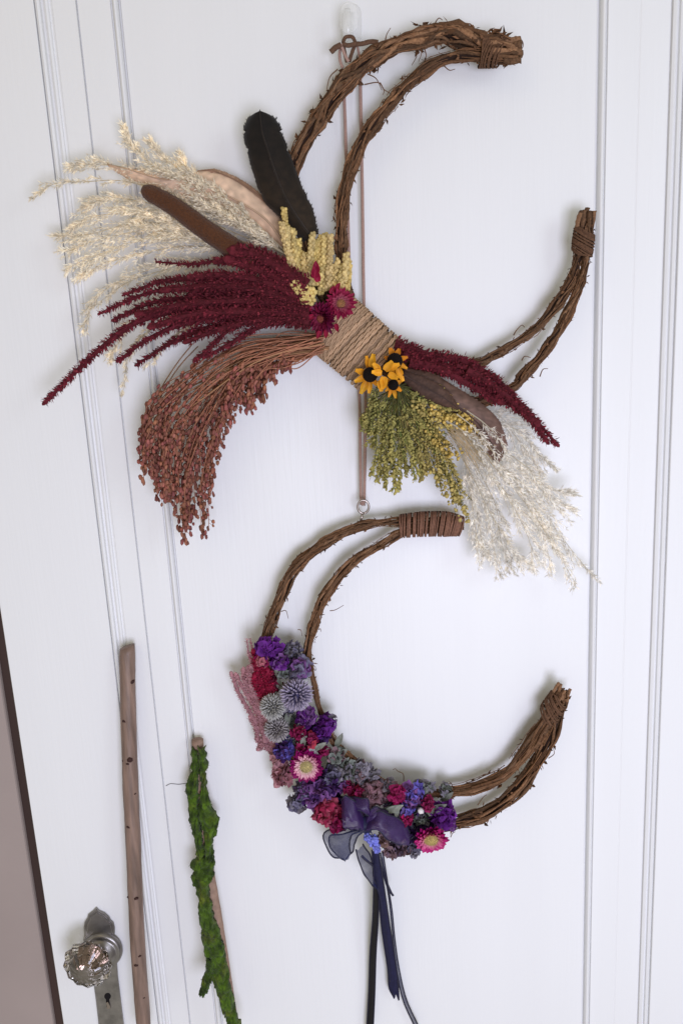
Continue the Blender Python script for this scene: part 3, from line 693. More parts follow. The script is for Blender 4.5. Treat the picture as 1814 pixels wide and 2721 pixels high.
# cattail
b = MB(); sp = path('A', [(660, 352), (800, 430), (950, 540), (1120, 655), (1180, 695)], .047, 40); u = unit('A', 800, 430, .047)
rr = [(38 + 16 * (i / 39)) * u * (1 if i > 3 else (.45, .78, .92, .98)[i]) for i in range(40)]
b.tube(sp, rr, 18, jit=.02, rnd=random.Random(4)); ct = b.build("cattail", MT['cattail'], top)
b = MB(); rnd = random.Random(8); fr = frames(sp)
for k in range(1600):
    i = rnd.randrange(0, 39); t, a, bb = fr[i]; an = rnd.uniform(0, 6.28); o = a * math.cos(an) + bb * math.sin(an); d = (o + t * rnd.uniform(-.8, .3)).normalized(); g = rnd.uniform(.7, 1.3)
    b.leaf(sp[i].lerp(sp[i + 1], rnd.random()) + o * rr[i] * .97, d, d.cross(t).normalized(), rnd.uniform(.0008, .0019), .0005, (g, g, g))
b.build("fuzz", MT['cattail'], ct, kind='stuff')
# burgundy amaranth, left
AM = [([(1420, 880), (1250, 760), (1080, 680), (900, 700), (725, 690)], 30, 5), ([(1420, 800), (1300, 700), (1180, 645), (1100, 630)], 46, 26), ([(1420, 850), (1250, 720), (1120, 680), (1000, 690)], 42, 16),
      ([(1430, 900), (1200, 800), (900, 770), (750, 780), (570, 845)], 40, 6), ([(1430, 920), (1200, 850), (950, 810), (700, 830), (460, 930)], 46, 7), ([(1430, 930), (1200, 880), (900, 860), (700, 880), (525, 960)], 46, 8),
      ([(1430, 940), (1200, 910), (900, 900), (650, 960), (480, 1080), (340, 1210), (205, 1345)], 50, 9), ([(1430, 950), (1200, 930), (900, 960), (700, 1040), (545, 1150)], 46, 8), ([(1430, 960), (1200, 950), (950, 1000), (800, 1060), (630, 1168)], 46, 8),
      ([(1430, 950), (1250, 930), (1100, 900), (950, 900)], 56, 30), ([(1440, 970), (1300, 940), (1100, 980), (980, 1080), (900, 1150)], 34, 8), ([(1440, 900), (1300, 820), (1150, 780), (1000, 790)], 50, 24),
      ([(1440, 930), (1250, 860), (1080, 850), (900, 850)], 54, 30), ([(1440, 960), (1280, 970), (1180, 1000), (1080, 1060), (950, 1130)], 30, 10), ([(1440, 940), (1250, 920), (1000, 940), (820, 960)], 54, 26), ([(1420, 800), (1300, 720), (1180, 660), (1090, 640)], 52, 34), ([(1420, 830), (1300, 770), (1180, 720), (1060, 680)], 46, 24), ([(1430, 900), (1200, 820), (1000, 800), (760, 820)], 44, 16), ([(1430, 920), (1200, 870), (900, 880), (640, 930)], 46, 14), ([(1430, 940), (1200, 920), (900, 930), (700, 990)], 46, 16), ([(1430, 960), (1250, 950), (1050, 990), (860, 1060)], 42, 14), ([(1430, 880), (1250, 790), (1050, 750), (880, 760)], 40, 18)]
for i, (pp, a, z) in enumerate(AM):
    spike(top, "amaranth_spike", 'A', pp, (.044 + .002 * (i % 4)) if i < 15 else .056, a * .574 * 1.05, z * .574 * 1.15, MT['amar'], 200 + i, dens=1.35, fl=8.5)
rnd = random.Random(222); b = MB(); lanes = [path('A', AM[i][0], .046, 40) for i in (1, 17, 19, 3, 4, 5, 18, 6, 7, 8, 20, 13)]
for k in range(5200):
    i = rnd.randrange(0, len(lanes) - 1); x = rnd.triangular(0, 27, 6); j = int(x); w = rnd.random(); f = x - j
    p = lanes[i][j].lerp(lanes[i][j + 1], f).lerp(lanes[i + 1][j].lerp(lanes[i + 1][j + 1], f), w) + Vector((0, rnd.uniform(-.016, .006), 0))
    if (lanes[i][j] - lanes[i + 1][j]).length > .018: continue
    d = ((lanes[i][j + 1] - lanes[i][j]).normalized() + rvec(rnd) * .9).normalized(); g = rnd.choice((.6, .8, 1, 1.2, 1.6)) * rnd.uniform(.9, 1.1); c = (g, g * rnd.uniform(1, 1.5), g * rnd.uniform(1, 1.3))
    b.leaf(p, d, d.cross(rvec(rnd)).normalized(), rnd.uniform(.0028, .006), rnd.uniform(.0009, .0016), c)
b.build("amaranth_bristles", MT['amar'], top, smooth=False, kind='stuff')
# straw yellow spikes
YS = [((260, 690), (215, 470), (168, 165), 26), ((290, 700), (265, 560), (240, 340), 24), ((240, 650), (180, 450), (150, 290), 22), ((310, 700), (300, 600), (295, 430), 26), ((330, 740), (335, 650), (340, 540), 24),
      ((390, 830), (390, 600), (410, 372), 28), ((440, 800), (455, 620), (470, 400), 26), ((490, 840), (500, 620), (515, 375), 28), ((540, 820), (550, 620), (560, 395), 28), ((420, 780), (430, 560), (440, 440), 26),
      ((580, 820), (590, 700), (625, 600), 26), ((640, 830), (680, 700), (690, 550), 26), ((690, 850), (705, 720), (712, 600), 26), ((620, 830), (640, 740), (655, 640), 24), ((350, 900), (370, 820), (380, 700), 26), ((480, 880), (490, 790), (500, 700), 26), ((530, 840), (530, 740), (535, 560), 26), ((225, 620), (200, 430), (195, 330), 20)]
for i, (a, m_, z, w) in enumerate(YS):
    beaded(top, "straw_spike", 'C', [a, m_, z], .045 + .003 * (i % 3), w * .3189 * 1.1, w * .3189 * .7, 6.3, MT['yellow'], 300 + i, n=max(8, int(abs(a[1] - z[1]) / 22)), colr=(1.0, .97 + .03 * (i % 2), .82 + .1 * (i % 3)))
for i, (x, y) in enumerate([(270, 810), (315, 800), (300, 845), (360, 900), (390, 935), (350, 930), (400, 870), (345, 850)]):
    b = MB(); c = at('C', x, y, .058); rnd = random.Random(i)
    for k in range(7): b.blob(c + Vector((math.cos(k) * .0035, -rnd.random() * .002, math.sin(k) * .0035)) * (0 if k == 6 else 1), .0026, (1.05, 1.05, .9), rnd=rnd, jit=.2)
    b.build("straw_blossom", MT['yellow'], top)
# crimson strawflowers
CR0, CR1, PK = rgb(150, 30, 70), rgb(140, 22, 60), rgb(196, 110, 128)
strawflower(top, 'C', 640, 965, .058, 142, Vector((.15, -1, .1)), [(1.0, .30, 22, 6, CR1, CR0), (.90, .28, 20, 20, CR0, rgb(160, 44, 78)), (.72, .24, 18, 34, PK, rgb(160, 50, 80)), (.48, .20, 14, 52, PK, rgb(190, 110, 122))], 41, disc=(.75, .45, .42), disc_f=.26, label="strawflower with a dusty pink centre")
strawflower(top, 'C', 490, 1080, .054, 150, Vector((-.6, -1, -.35)), [(1.0, .28, 24, 0, rgb(104, 20, 56), rgb(116, 22, 64)), (.94, .26, 22, 16, rgb(110, 20, 56), rgb(134, 32, 72)), (.80, .24, 20, 34, rgb(136, 36, 68), rgb(118, 20, 52)), (.6, .2, 16, 54, rgb(150, 60, 90), rgb(126, 28, 58))], 42, disc=(.5, .15, .2), disc_f=.24, label="magenta strawflower turned sideways")
pm = petal_mesh("fallen_petal", .013, .0075, .1, MT['crimson'], (1, 1, 1), (.8, .8, .8))
for x, y, a in ((440, 735, -90), (455, 800, -80), (425, 770, -95)):
    put("loose_petal", pm, top, at('C', x, y - 20, .062), (Matrix.Rotation(math.radians(-a) + math.pi, 3, 'Y') @ Matrix.Rotation(math.radians(90), 3, 'X')).to_quaternion(), .9)
for k, (x, y, a) in enumerate([(520, 1180, 100), (470, 1190, 120), (600, 1130, 70), (560, 880, -70), (600, 850, -60), (400, 1000, 170), (420, 1060, 160)]):
    an = math.radians(a); q = Matrix((Vector((math.cos(an), -.2, -math.sin(an))).normalized(), Vector((math.sin(an), 0, math.cos(an))), Vector((0, -1, 0)))).transposed().to_quaternion()
    put("loose_petal", pm, top, at('C', x, y, .058), q, .62)
# rust coloured seed sprays
LOW = [(140, 1240), (250, 1350), (330, 1390), (400, 1560), (470, 1690), (520, 1500), (590, 1640), (650, 1560), (665, 1250), (740, 1090), (800, 850), (860, 830), (950, 700), (1050, 620), (1170, 440), (1250, 350)]
def low(x):
    for (a, ya), (c, yc) in zip(LOW, LOW[1:]):
        if a <= x <= c: return lerp(ya, yc, (x - a) / (c - a))
    return LOW[0][1] if x < LOW[0][0] else LOW[-1][1]
rnd = random.Random(50)
stem_b = (0.9, .85, .8)
for i in range(96):
    if i < 64: xe = rnd.uniform(145, 680)
    else: xe = rnd.uniform(560, 1240)
    if i in (2, 3): xe = 465
    if i in (4, 5): xe = 600
    f = 1 - abs(rnd.gauss(0, .22)); ye = 300 + (low(xe) - 300) * max(.35, min(1, f)); 
    if i < 6: ye = low(xe)
    x0 = 1480 + rnd.uniform(-50, 40); y0 = 180 + rnd.uniform(-85, 75); lay = rnd.choice((-1, -.35, .3, 1)) * rnd.uniform(.7, 1); dy = ye - y0
    xm = xe + (x0 - xe) * rnd.uniform(.40, .60); xn = xe + (x0 - xe) * .16 + rnd.uniform(-8, 12)
    pts = [(x0, y0), (xm, y0 + dy * .10 + 20 + lay * 85), (xn, y0 + dy * .40), (xe + rnd.uniform(-8, 8), y0 + dy * .72), (xe, ye)]
    hh = .030 + rnd.uniform(0, .022)
    sp = path('K', pts, hh, 30); b = MB(); u = unit('K', xe, ye, hh) / VIEW['K'][2]; fr = frames(sp)
    b.tube(sp, (1.7 * u, .8 * u), 4, (1.45, 1.6, 1.4), cap=False)
    ns = rnd.randint(18, 26); e0 = rnd.choice((9, 12, 15, 18))
    for k in range(ns):
        x = lerp(e0, 28.9, (k / (ns - 1)) ** .8) ; q = int(x); t, a, bb = fr[q]; an = rnd.uniform(0, 6.28); o = a * math.cos(an) + bb * math.sin(an)
        p = sp[q].lerp(sp[q + 1], x - q); e = p + t * rnd.uniform(2, 8) * u + o * rnd.uniform(2, 12) * u + Vector((0, 0, -2 * u))
        b.tube([p, e], .55 * u, 3, (1.2, 1.3, 1.2), cap=False); g = rnd.uniform(.6, 1.3)
        b.blob(e, rnd.uniform(3.6, 5.8) * u, (g, g * rnd.uniform(.75, 1.1), g * rnd.uniform(.8, 1.1)), t + Vector((0, 0, -.5)) + rvec(rnd) * .3, rnd.uniform(1.2, 2.2), rnd, .18)
    b.build("seed_sprig", MT['broom'], top)
for i in range(16):                                       # bare straw coloured stalks at the neck of the spray
    x0 = 1500 + rnd.uniform(-60, 60); y0 = 150 + rnd.uniform(-40, 90); xe = rnd.uniform(380, 1150); ye = 190 + (1150 - xe) * .55 + rnd.uniform(-60, 120)
    b = MB(); sp = path('K', [(x0, y0), (lerp(x0, xe, .5), lerp(y0, ye, .28)), (xe, ye)], .032 + rnd.uniform(0, .02), 14); g = rnd.uniform(.8, 1.25)
    b.tube(sp, (.0011, .0006), 4, (g, g, g * .95)); b.build("straw_stalk", MT['broomstem'], top)
for pp in ([(520, 180), (400, 330), (280, 520), (190, 720), (130, 900), (118, 1060)], [(560, 200), (420, 350), (300, 540), (205, 760), (150, 900), (140, 1100)]):
    b = MB(); b.tube(path('K', pp, .03, 24), .0006, 4, (.8, .8, .8)); b.build("straw_stalk", MT['broomstem'], top)
# right side: amaranth, feathers, greenery, pale plumes
RA = [([(330, 150), (520, 210), (700, 240), (900, 330), (1100, 520), (1300, 745)], 66, 14), ([(380, 200), (560, 260), (760, 330), (950, 460), (1130, 590), (1240, 730)], 58, 14), ([(360, 160), (450, 190), (560, 215), (760, 225)], 34, 10), ([(420, 250), (600, 290), (800, 400), (960, 490)], 56, 26), ([(700, 270), (850, 320), (965, 355)], 22, 6), ([(760, 300), (900, 380), (1050, 500), (1180, 620)], 50, 20)]
for i, (pp, a, z) in enumerate(RA):
    spike(top, "amaranth_spike", 'D', pp, .038 + .002 * i, a * .4464, z * .4464, MT['amar'], 230 + i, dens=1.5, fl=8.5)
feather(top, "brown_feather", 'D', [(365, 345), (480, 450), (600, 515), (700, 565), (790, 650), (860, 740), (900, 810), (945, 852)], [(390, 280), (560, 320), (700, 400), (840, 490), (950, 590), (990, 690), (1000, 770), (950, 852)], .048, MT['brownf'], 36, [(.55, .5, .48), (.7, .65, .6), (1, 1, 1), (1.15, 1.1, 1.1), (1.2, 1.15, 1.15)], bow=.005, label="brown feather with a rounded lighter tip", rach=3)
feather(top, "brown_feather", 'D', [(370, 350), (480, 450), (600, 515), (690, 535)], [(390, 300), (520, 340), (640, 410), (720, 520)], .0535, MT['brownf'], 37, [(.42, .38, .38), (.5, .46, .44), (.7, .65, .6)], bow=.005, label="shorter dark feather lying on top")
PR = [[(640, 640), (760, 780), (850, 1000), (900, 1250), (950, 1500)], [(640, 650), (800, 850), (930, 1100), (960, 1300), (1010, 1470)], [(660, 650), (850, 850), (1000, 1050), (1120, 1280), (1160, 1470)], [(660, 640), (900, 850), (1100, 1080), (1250, 1300), (1400, 1560)],
      [(680, 640), (950, 850), (1150, 1050), (1330, 1300), (1510, 1530)], [(680, 630), (950, 800), (1150, 950), (1280, 1080), (1350, 1100)], [(700, 620), (950, 760), (1120, 880), (1240, 1000), (1340, 1020)], [(720, 600), (900, 620), (1050, 650), (1150, 760), (1245, 860)],
      [(700, 640), (900, 900), (1050, 1100), (1200, 1250), (1260, 1470)], [(640, 640), (730, 800), (790, 1000), (830, 1200), (870, 1400)], [(680, 640), (880, 800), (1060, 980), (1200, 1180), (1300, 1360)], [(650, 640), (780, 900), (900, 1150), (1020, 1350), (1080, 1420)], [(720, 600), (900, 560), (960, 580), (1100, 760), (1200, 900)], [(640, 640), (740, 820), (790, 1080), (820, 1300), (860, 1360)]]
for i, pp in enumerate(PR):
    plume(top, "pale_plume", 'D', pp, .030 + .002 * (i % 4), 40, MT['pampas2'], 140 + i, count=560, L=14, bare=.22)
for i, pp in enumerate(([(640, 600), (760, 680), (860, 800), (930, 930)], [(700, 560), (800, 640), (900, 760), (980, 900)], [(760, 540), (870, 620), (960, 720), (1020, 860)])):
    plume(top, "pale_plume", 'D', pp, .062, 24, MT['pampas2'], 170 + i, count=150, L=13, bare=.25)
GR, OL, YE, YO = (.29, .275, .085), (.43, .36, .11), (.66, .47, .13), (.46, .36, .12)
SG = [([(340, 400), (280, 560), (220, 680), (195, 760)], GR, OL), ([(330, 400), (270, 600), (250, 800), (225, 960)], GR, OL), ([(340, 400), (290, 650), (280, 850), (275, 1000)], GR, OL), ([(345, 400), (320, 650), (330, 850), (345, 1030)], GR, OL),
      ([(350, 400), (350, 650), (390, 820), (400, 940)], GR, OL), ([(350, 400), (380, 650), (430, 820), (450, 960)], GR, OL), ([(355, 400), (420, 620), (480, 800), (500, 950)], GR, YO), ([(360, 400), (450, 650), (560, 850), (620, 1050)], OL, YO), ([(365, 400), (470, 620), (620, 850), (700, 1120)], OL, YO),
      ([(365, 400), (500, 650), (640, 900), (760, 1180)], OL, YO), ([(370, 390), (480, 450), (600, 520), (720, 600), (805, 640)], OL, YE), ([(370, 400), (500, 520), (620, 590), (760, 640)], OL, YE), ([(365, 400), (480, 560), (580, 660), (640, 740)], OL, YO), ([(330, 400), (240, 520), (190, 620), (160, 640)], GR, OL),
      ([(340, 400), (230, 480), (185, 560), (175, 700)], GR, GR), ([(365, 400), (470, 640), (560, 760), (660, 790)], OL, YO), ([(350, 400), (410, 520), (480, 600), (540, 700)], GR, OL), ([(360, 390), (440, 440), (540, 500), (660, 530)], GR, OL), ([(345, 400), (330, 560), (300, 720), (310, 930)], GR, OL), ([(355, 400), (380, 560), (420, 720), (530, 900)], GR, YO),
      ([(370, 390), (520, 480), (660, 560), (780, 600)], YO, YE), ([(365, 400), (520, 700), (650, 960), (720, 1100)], OL, YO)]
rnd = random.Random(44)
for i in range(4 * len(SG)):
    pp, c0, c1 = SG[i % len(SG)]
    if i >= len(SG): pp = [pp[0]] + [(x + rnd.uniform(-40, 40), y + rnd.uniform(-110, 10)) for x, y in pp[1:]]
    sprig(top, "green_sprig", 'D', pp, .042 + .0022 * (i % 6), c0, 400 + i, n=64, spread=12, r=rnd.choice((2.6, 3.2, 4.0)), c1=c1, hair=46 if i % len(SG) < 9 else 16, long=2.4)
for k, (x0, y0, x1, y1, cn) in enumerate(((560, 540, 810, 660, 60), (540, 680, 720, 830, 44), (560, 880, 760, 1180, 60), (440, 500, 620, 640, 36))):
    b = MB()
    for q in range(cn):
        t = rnd.random(); p = at('D', lerp(x0, x1, t) + rnd.uniform(-40, 40), lerp(y0, y1, t) + rnd.uniform(-36, 36), .052 + rnd.uniform(0, .008)); g = rnd.uniform(.7, 1.25); c = YE if k < 2 else YO
        b.blob(p, unit('D', x0, y0, .05) * rnd.uniform(7, 13), tuple(v * g for v in c), rvec(rnd), rnd.uniform(1, 1.4), rnd, .2)
    b.build("yellow_buttons", MT['green'], top)
b = MB(); rnd = random.Random(9)                          # fine dry wisps over the pale plumes
for k in range(60):
    a = (rnd.uniform(640, 760), rnd.uniform(620, 720)); z = (a[0] + rnd.uniform(60, 220), a[1] + rnd.uniform(60, 240))
    b.tube(path('D', [a, ((a[0] + z[0]) / 2 + rnd.uniform(-20, 20), (a[1] + z[1]) / 2), z], .052, 8), .00028, 3, (.8, .68, .5), cap=False)
b.build("dry_wisps", MT['pampas'], top, kind='stuff')
# black eyed flowers
OR, OB = (1, 1, 1), (.8, .62, .5)
def rudbeckia(x, y, r, petals, seed, label):
    rnd = random.Random(seed); h = .062; c = at('C', x, y, h); u = unit('C', x, y, h); b = MB()
    ax = Vector((0, -1, -.05)).normalized(); dome(b, c, ax, r * u * 1.06, r * u * .75, 110, rnd, (1, 1, 1), (.9, .8, .8), r * u * .10)
    fl = b.build("black_eyed_flower", MT['cone'], top, smooth=False, label=label)
    for (pxx, py, wf, br) in petals:
        d = at('C', pxx, py, h + rnd.uniform(-.006, .003)) - c; L = d.length
        me = petal_mesh("petal", L * .74, wf * u, rnd.uniform(-.06, .1), MT['orange'], tuple(q * rnd.uniform(.85, 1.05) for q in (.80, .62, .40)) if not br else OB, tuple(q * rnd.uniform(.85, 1.1) for q in OR) if not br else (.62, .42, .34), tip=1.6, tw=rnd.uniform(-.3, .3))
        x_ = d.normalized(); n = (ax - x_ * ax.dot(x_)).normalized(); s = n.cross(x_); q = Matrix((x_, s, n)).transposed().to_quaternion()
        put("petal", me, fl, c + x_ * (L * .34) - ax * .0035, q, 1.0)
rudbeckia(888, 1555, 57, [(915, 1395, 60, 0), (860, 1410, 46, 0), (778, 1520, 54, 0), (768, 1610, 52, 0), (815, 1705, 62, 0), (880, 1700, 50, 0), (940, 1640, 46, 0), (955, 1500, 36, 0)], 61, "flower with the largest orange petals")
rudbeckia(1092, 1440, 60, [(1060, 1340, 56, 1), (1130, 1345, 50, 1), (1195, 1410, 44, 1), (1190, 1500, 40, 0), (1160, 1600, 60, 0), (1110, 1590, 50, 0), (1060, 1560, 46, 0), (1010, 1500, 46, 1), (1015, 1410, 40, 1)], 62, "flower with withered brown upper petals")
rudbeckia(1080, 1640, 41, [(1020, 1690, 34, 0), (1045, 1735, 32, 0), (1100, 1745, 36, 0), (1145, 1690, 40, 0), (1145, 1610, 40, 0), (1080, 1565, 36, 0), (1020, 1590, 36, 0), (990, 1650, 40, 0)], 63, "smallest dark centred flower")
pm2 = petal_mesh("petal", .013, .0085, .15, MT['orange'], (.9, .8, .6), OR, tip=1.6)
for x, y, a in ((985, 1540, 200), (1010, 1520, 300), (1040, 1545, 20), (1000, 1570, 110), (975, 1600, 80), (1050, 1500, 330), (965, 1520, 240)):
    an = math.radians(a); put("loose_petal", pm2, top, at('C', x, y, .066), Matrix((Vector((math.cos(an), -.35, -math.sin(an))).normalized(), Vector((math.sin(an), 0, math.cos(an))), Vector((0, -1, 0)))).transposed().to_quaternion(), random.Random(x).uniform(.7, 1))

# ------------------------------------------------------------------ hook and cord
hook = thing("clear_hook", "small clear plastic adhesive hook stuck near the top of the door", "hook", P(928, 60, 0))
def capsule(x0, x1, y0, y1, n=14):
    r = (x1 - x0) / 2; cx = (x0 + x1) / 2
    return [(cx - r * math.cos(math.pi * i / n), y0 + r * 1.15 - r * 1.15 * math.sin(math.pi * i / n)) for i in range(n + 1)] + [(cx + r * math.cos(math.pi * i / n), y1 - r + r * math.sin(math.pi * i / n)) for i in range(n + 1)]
slab("hook_plate", 'U', capsule(345, 720, 60, 860), .0006, .0032, MT['clear'], hook, .0010)
b = MB(); sp = path('U', [(500, 250, .004), (480, 420, .007), (465, 640, .010), (455, 730, .015), (440, 690, .021), (430, 520, .0245), (430, 330, .024), (440, 180, .022)], .01, 34)
b.tube(sp, [.0042 * (1 if 2 < i < 31 else .75) for i in range(34)], 12, flat=.55); o = b.build("hook_arm", MT['clear'], hook); normals_out(o)
slab("hook_front", 'U', capsule(305, 640, 30, 640), .020, .0228, MT['clear'], hook, .0009)

cord = thing("hanging_cord", "thin brown cord tied to the clear hook and holding both wreaths", "cord", P(928, 100, .02))
def strip(view, pts, h, w, M, name, parent, twist=0.0, tk=.0008):
    b = MB(); sp = path(view, pts, h, 30); u = unit(view, *pts[0][:2], h)
    b.tube(sp, w * u, 8, flat=.45, jit=.05, rnd=random.Random(int(pts[0][0]))); return b.build(name, M, parent)
strip('U', [(440, 1180), (400, 1020), (370, 820), (400, 720), (470, 690), (550, 710), (590, 820), (540, 980), (480, 1170)], .024, 34, MT['bow'], "knot_loop", cord)
strip('U', [(360, 830), (450, 860), (560, 840), (600, 800)], .027, 42, MT['bow'], "knot_loop", cord)
strip('U', [(330, 850), (240, 890), (170, 950), (130, 985)], .026, 52, MT['bow'], "tie_end", cord)
strip('U', [(600, 830), (720, 830), (880, 790), (1030, 800)], .026, 44, MT['bow'], "tie_end", cord)
strip('U', [(470, 1170), (400, 1040), (350, 900), (330, 830)], .026, 30, MT['cord'], "tie_strand", cord)
strip('U', [(330, 840), (300, 1000), (310, 1150), (360, 1290)], .022, 28, MT['cord'], "tie_strand", cord)
strip('U', [(590, 760), (640, 900), (670, 1050), (690, 1180)], .020, 24, MT['cord'], "tie_strand", cord)
strip('S', [(912, 190), (914, 250), (917, 330), (919, 400), (922, 470), (926, 640), (934, 880, .008), (950, 1000), (955, 1060), (957, 1180), (959, 1330), (962, 1338)], .010, 4.3, MT['cord'], "cord_strand", cord)
strip('S', [(956, 170), (957, 230), (959, 330), (962, 500), (964, 640), (966, 800), (969, 1000), (971, 1060), (970, 1180), (967, 1330), (963, 1340)], .010, 4.6, MT['cord'], "cord_strand", cord)

# ------------------------------------------------------------------ lower wreath
low_w = thing("floral_crescent_wreath", "smaller brown grapevine crescent wreath with purple flowers, thistles and ribbon bow", "wreath", P(960, 1790, .02))
H = .022
vine(low_w, [('W', 1490, 148, 30), ('W', 1400, 140, 46), ('W', 1250, 132, 50), ('W', 1030, 128, 42), ('W', 900, 132, 36), ('W', 760, 155, 46), ('W', 600, 218, 46), ('W', 450, 312, 48), ('W', 340, 395, 52), ('W', 250, 510, 54), ('W', 190, 640, 50), ('W', 130, 790, 50), ('W', 88, 920, 54), ('S', 707, 1730, 20), ('S', 725, 1860, 20), ('S', 775, 2000, 22), ('S', 860, 2110, 22), ('S', 990, 2180, 22), ('S', 1120, 2200, 22), ('H', 930, 1458, 38), ('H', 1060, 1420, 40), ('H', 1180, 1330, 42), ('H', 1275, 1205, 42), ('H', 1338, 1080, 42), ('H', 1376, 960, 40), ('H', 1395, 880, 28)], H, 21, 9, 120, 420)
vine(low_w, [('W', 1490, 165, 30), ('W', 1400, 168, 46), ('W', 1250, 178, 46), ('W', 1050, 205, 40), ('W', 900, 288, 48), ('W', 760, 372, 50), ('W', 640, 470, 52), ('W', 540, 600, 54), ('W', 468, 720, 50), ('W', 428, 830, 50), ('W', 390, 960, 48), ('W', 368, 1100, 50), ('E', 955, 480, 56), ('E', 995, 650, 40), ('E', 1035, 850, 40), ('E', 1090, 1010, 44), ('E', 1190, 1230, 56), ('E', 1310, 1380, 56), ('E', 1460, 1500, 50), ('G', 660, 285, 50), ('G', 850, 410, 44), ('G', 1050, 470, 44), ('G', 1250, 495, 48), ('G', 1400, 490, 58), ('H', 900, 1325, 36), ('H', 1000, 1308, 38), ('H', 1130, 1250, 42), ('H', 1228, 1150, 42), ('H', 1300, 1040, 44), ('H', 1362, 940, 40), ('H', 1388, 885, 28)], H + .001, 22, 9, 120, 420)
coil(low_w, "wire_binding", [at('W', 1030, 158, H), at('W', 1200, 142, H), at('W', 1360, 142, H), at('W', 1475, 158, H)], [78 * unit('W', 1250, 140), 84 * unit('W', 1250, 140), 84 * unit('W', 1250, 140), 66 * unit('W', 1250, 140)], 34, .0011, MT['wire'], .85, 7, wob=.5, tilt=.3)
coil(low_w, "end_binding", [at('H', 1318, 1010, H), at('H', 1350, 955, H), at('H', 1378, 905, H)], [46 * unit('H', 1350, 950), 47 * unit('H', 1350, 950), 40 * unit('H', 1350, 950)], 26, .0006, MT['wrapdark'], .85, 8, wob=2.4, tilt=2.4)
rnd = random.Random(15)
for k in range(7):
    s = k / 6 * 2 - 1; b = MB(); g = rnd.uniform(.6, 1.4)
    q = [at('H', 1378 + s * 34, 920 + s * 14, H + rnd.uniform(-.003, .006)), at('H', 1398 + s * 26 + rnd.uniform(-6, 6), 868 + s * 8 + rnd.uniform(-14, 14), H + rnd.uniform(-.003, .006))]
    b.tube(catmull([q[0], (q[0] + q[1]) / 2 + rvec(rnd) * .001, q[1]], 8), .0019, 6, (g, g, g), .2, rnd); b.build("cut_end", MT['bark'], low_w)
for vw, pts in (('W', [(530, 765), (570, 758), (630, 725)]), ('W', [(180, 770), (215, 765), (232, 820)]), ('W', [(300, 900), (322, 905), (332, 945)]), ('G', [(1010, 395), (1005, 335), (960, 310), (940, 290), (920, 300)]), ('W', [(450, 900), (462, 895), (466, 915)]),
                ('H', [(1330, 1180), (1355, 1160), (1350, 1130)]), ('H', [(1020, 1385), (1045, 1350), (1060, 1340)]), ('G', [(1330, 520), (1340, 440), (1400, 410)]), ('G', [(1400, 860), (1415, 830), (1440, 815)])):
    tendril(low_w, vw, pts, H, 1.3)
# screw eye at the top
ey = MB(); c = at('D', 145, 1112, .018); ru = 36 * unit('D', 145, 1112, .018)
ey.tube([c + Vector((math.cos(a) * ru * .92, -.001 * math.sin(a), math.sin(a) * ru * 1.15)) for a in [math.radians(-90 + i * 360 / 28) for i in range(29)]], .0013, 8); ey.tube([at('D', 140, 1152, .018), at('D', 130, 1200, .018)], .0014, 8)
ey.build("eye_ring", MT['silver'], low_w)
# dusty pink amaranth on the left
PA = [([(640, 1480), (500, 1230), (330, 950), (210, 740), (135, 545)], 26, 12), ([(640, 1420), (520, 1200), (380, 900), (270, 720), (185, 560)], 28, 14), ([(620, 1350), (520, 1100), (400, 850), (290, 640), (265, 510)], 36, 18), ([(600, 1250), (480, 950), (380, 760), (320, 560), (340, 480)], 36, 24),
      ([(640, 1480), (520, 1310), (420, 1250), (400, 1130), (330, 1000)], 34, 14), ([(660, 1520), (560, 1350), (470, 1290), (420, 1330)], 34, 18), ([(660, 1420), (700, 1560), (660, 1640), (620, 1690)], 48, 30), ([(640, 1420), (600, 1530), (590, 1600), (600, 1660)], 34, 18), ([(720, 1520), (740, 1600), (720, 1670)], 36, 20), ([(500, 1250), (440, 1020), (380, 850), (350, 700)], 36, 22)]
for i, (pp, a, z) in enumerate(PA): spike(low_w, "dusty_pink_spike", 'E', pp, .026 + .002 * (i % 4), a * .2551 * 1.6, z * .2551 * 1.7, MT['amar2'], 500 + i, dens=1.7, fl=5, core=.7, spk=.02)
for i, pp in enumerate(([(370, 500), (320, 350), (295, 185)], [(400, 500), (360, 330), (330, 185)], [(370, 480), (350, 400), (310, 330)])):
    spike(low_w, "dusty_pink_spike", 'E', pp, .030, 8, 1.5, MT['amar2'], 520 + i, dens=1.2, fl=5)
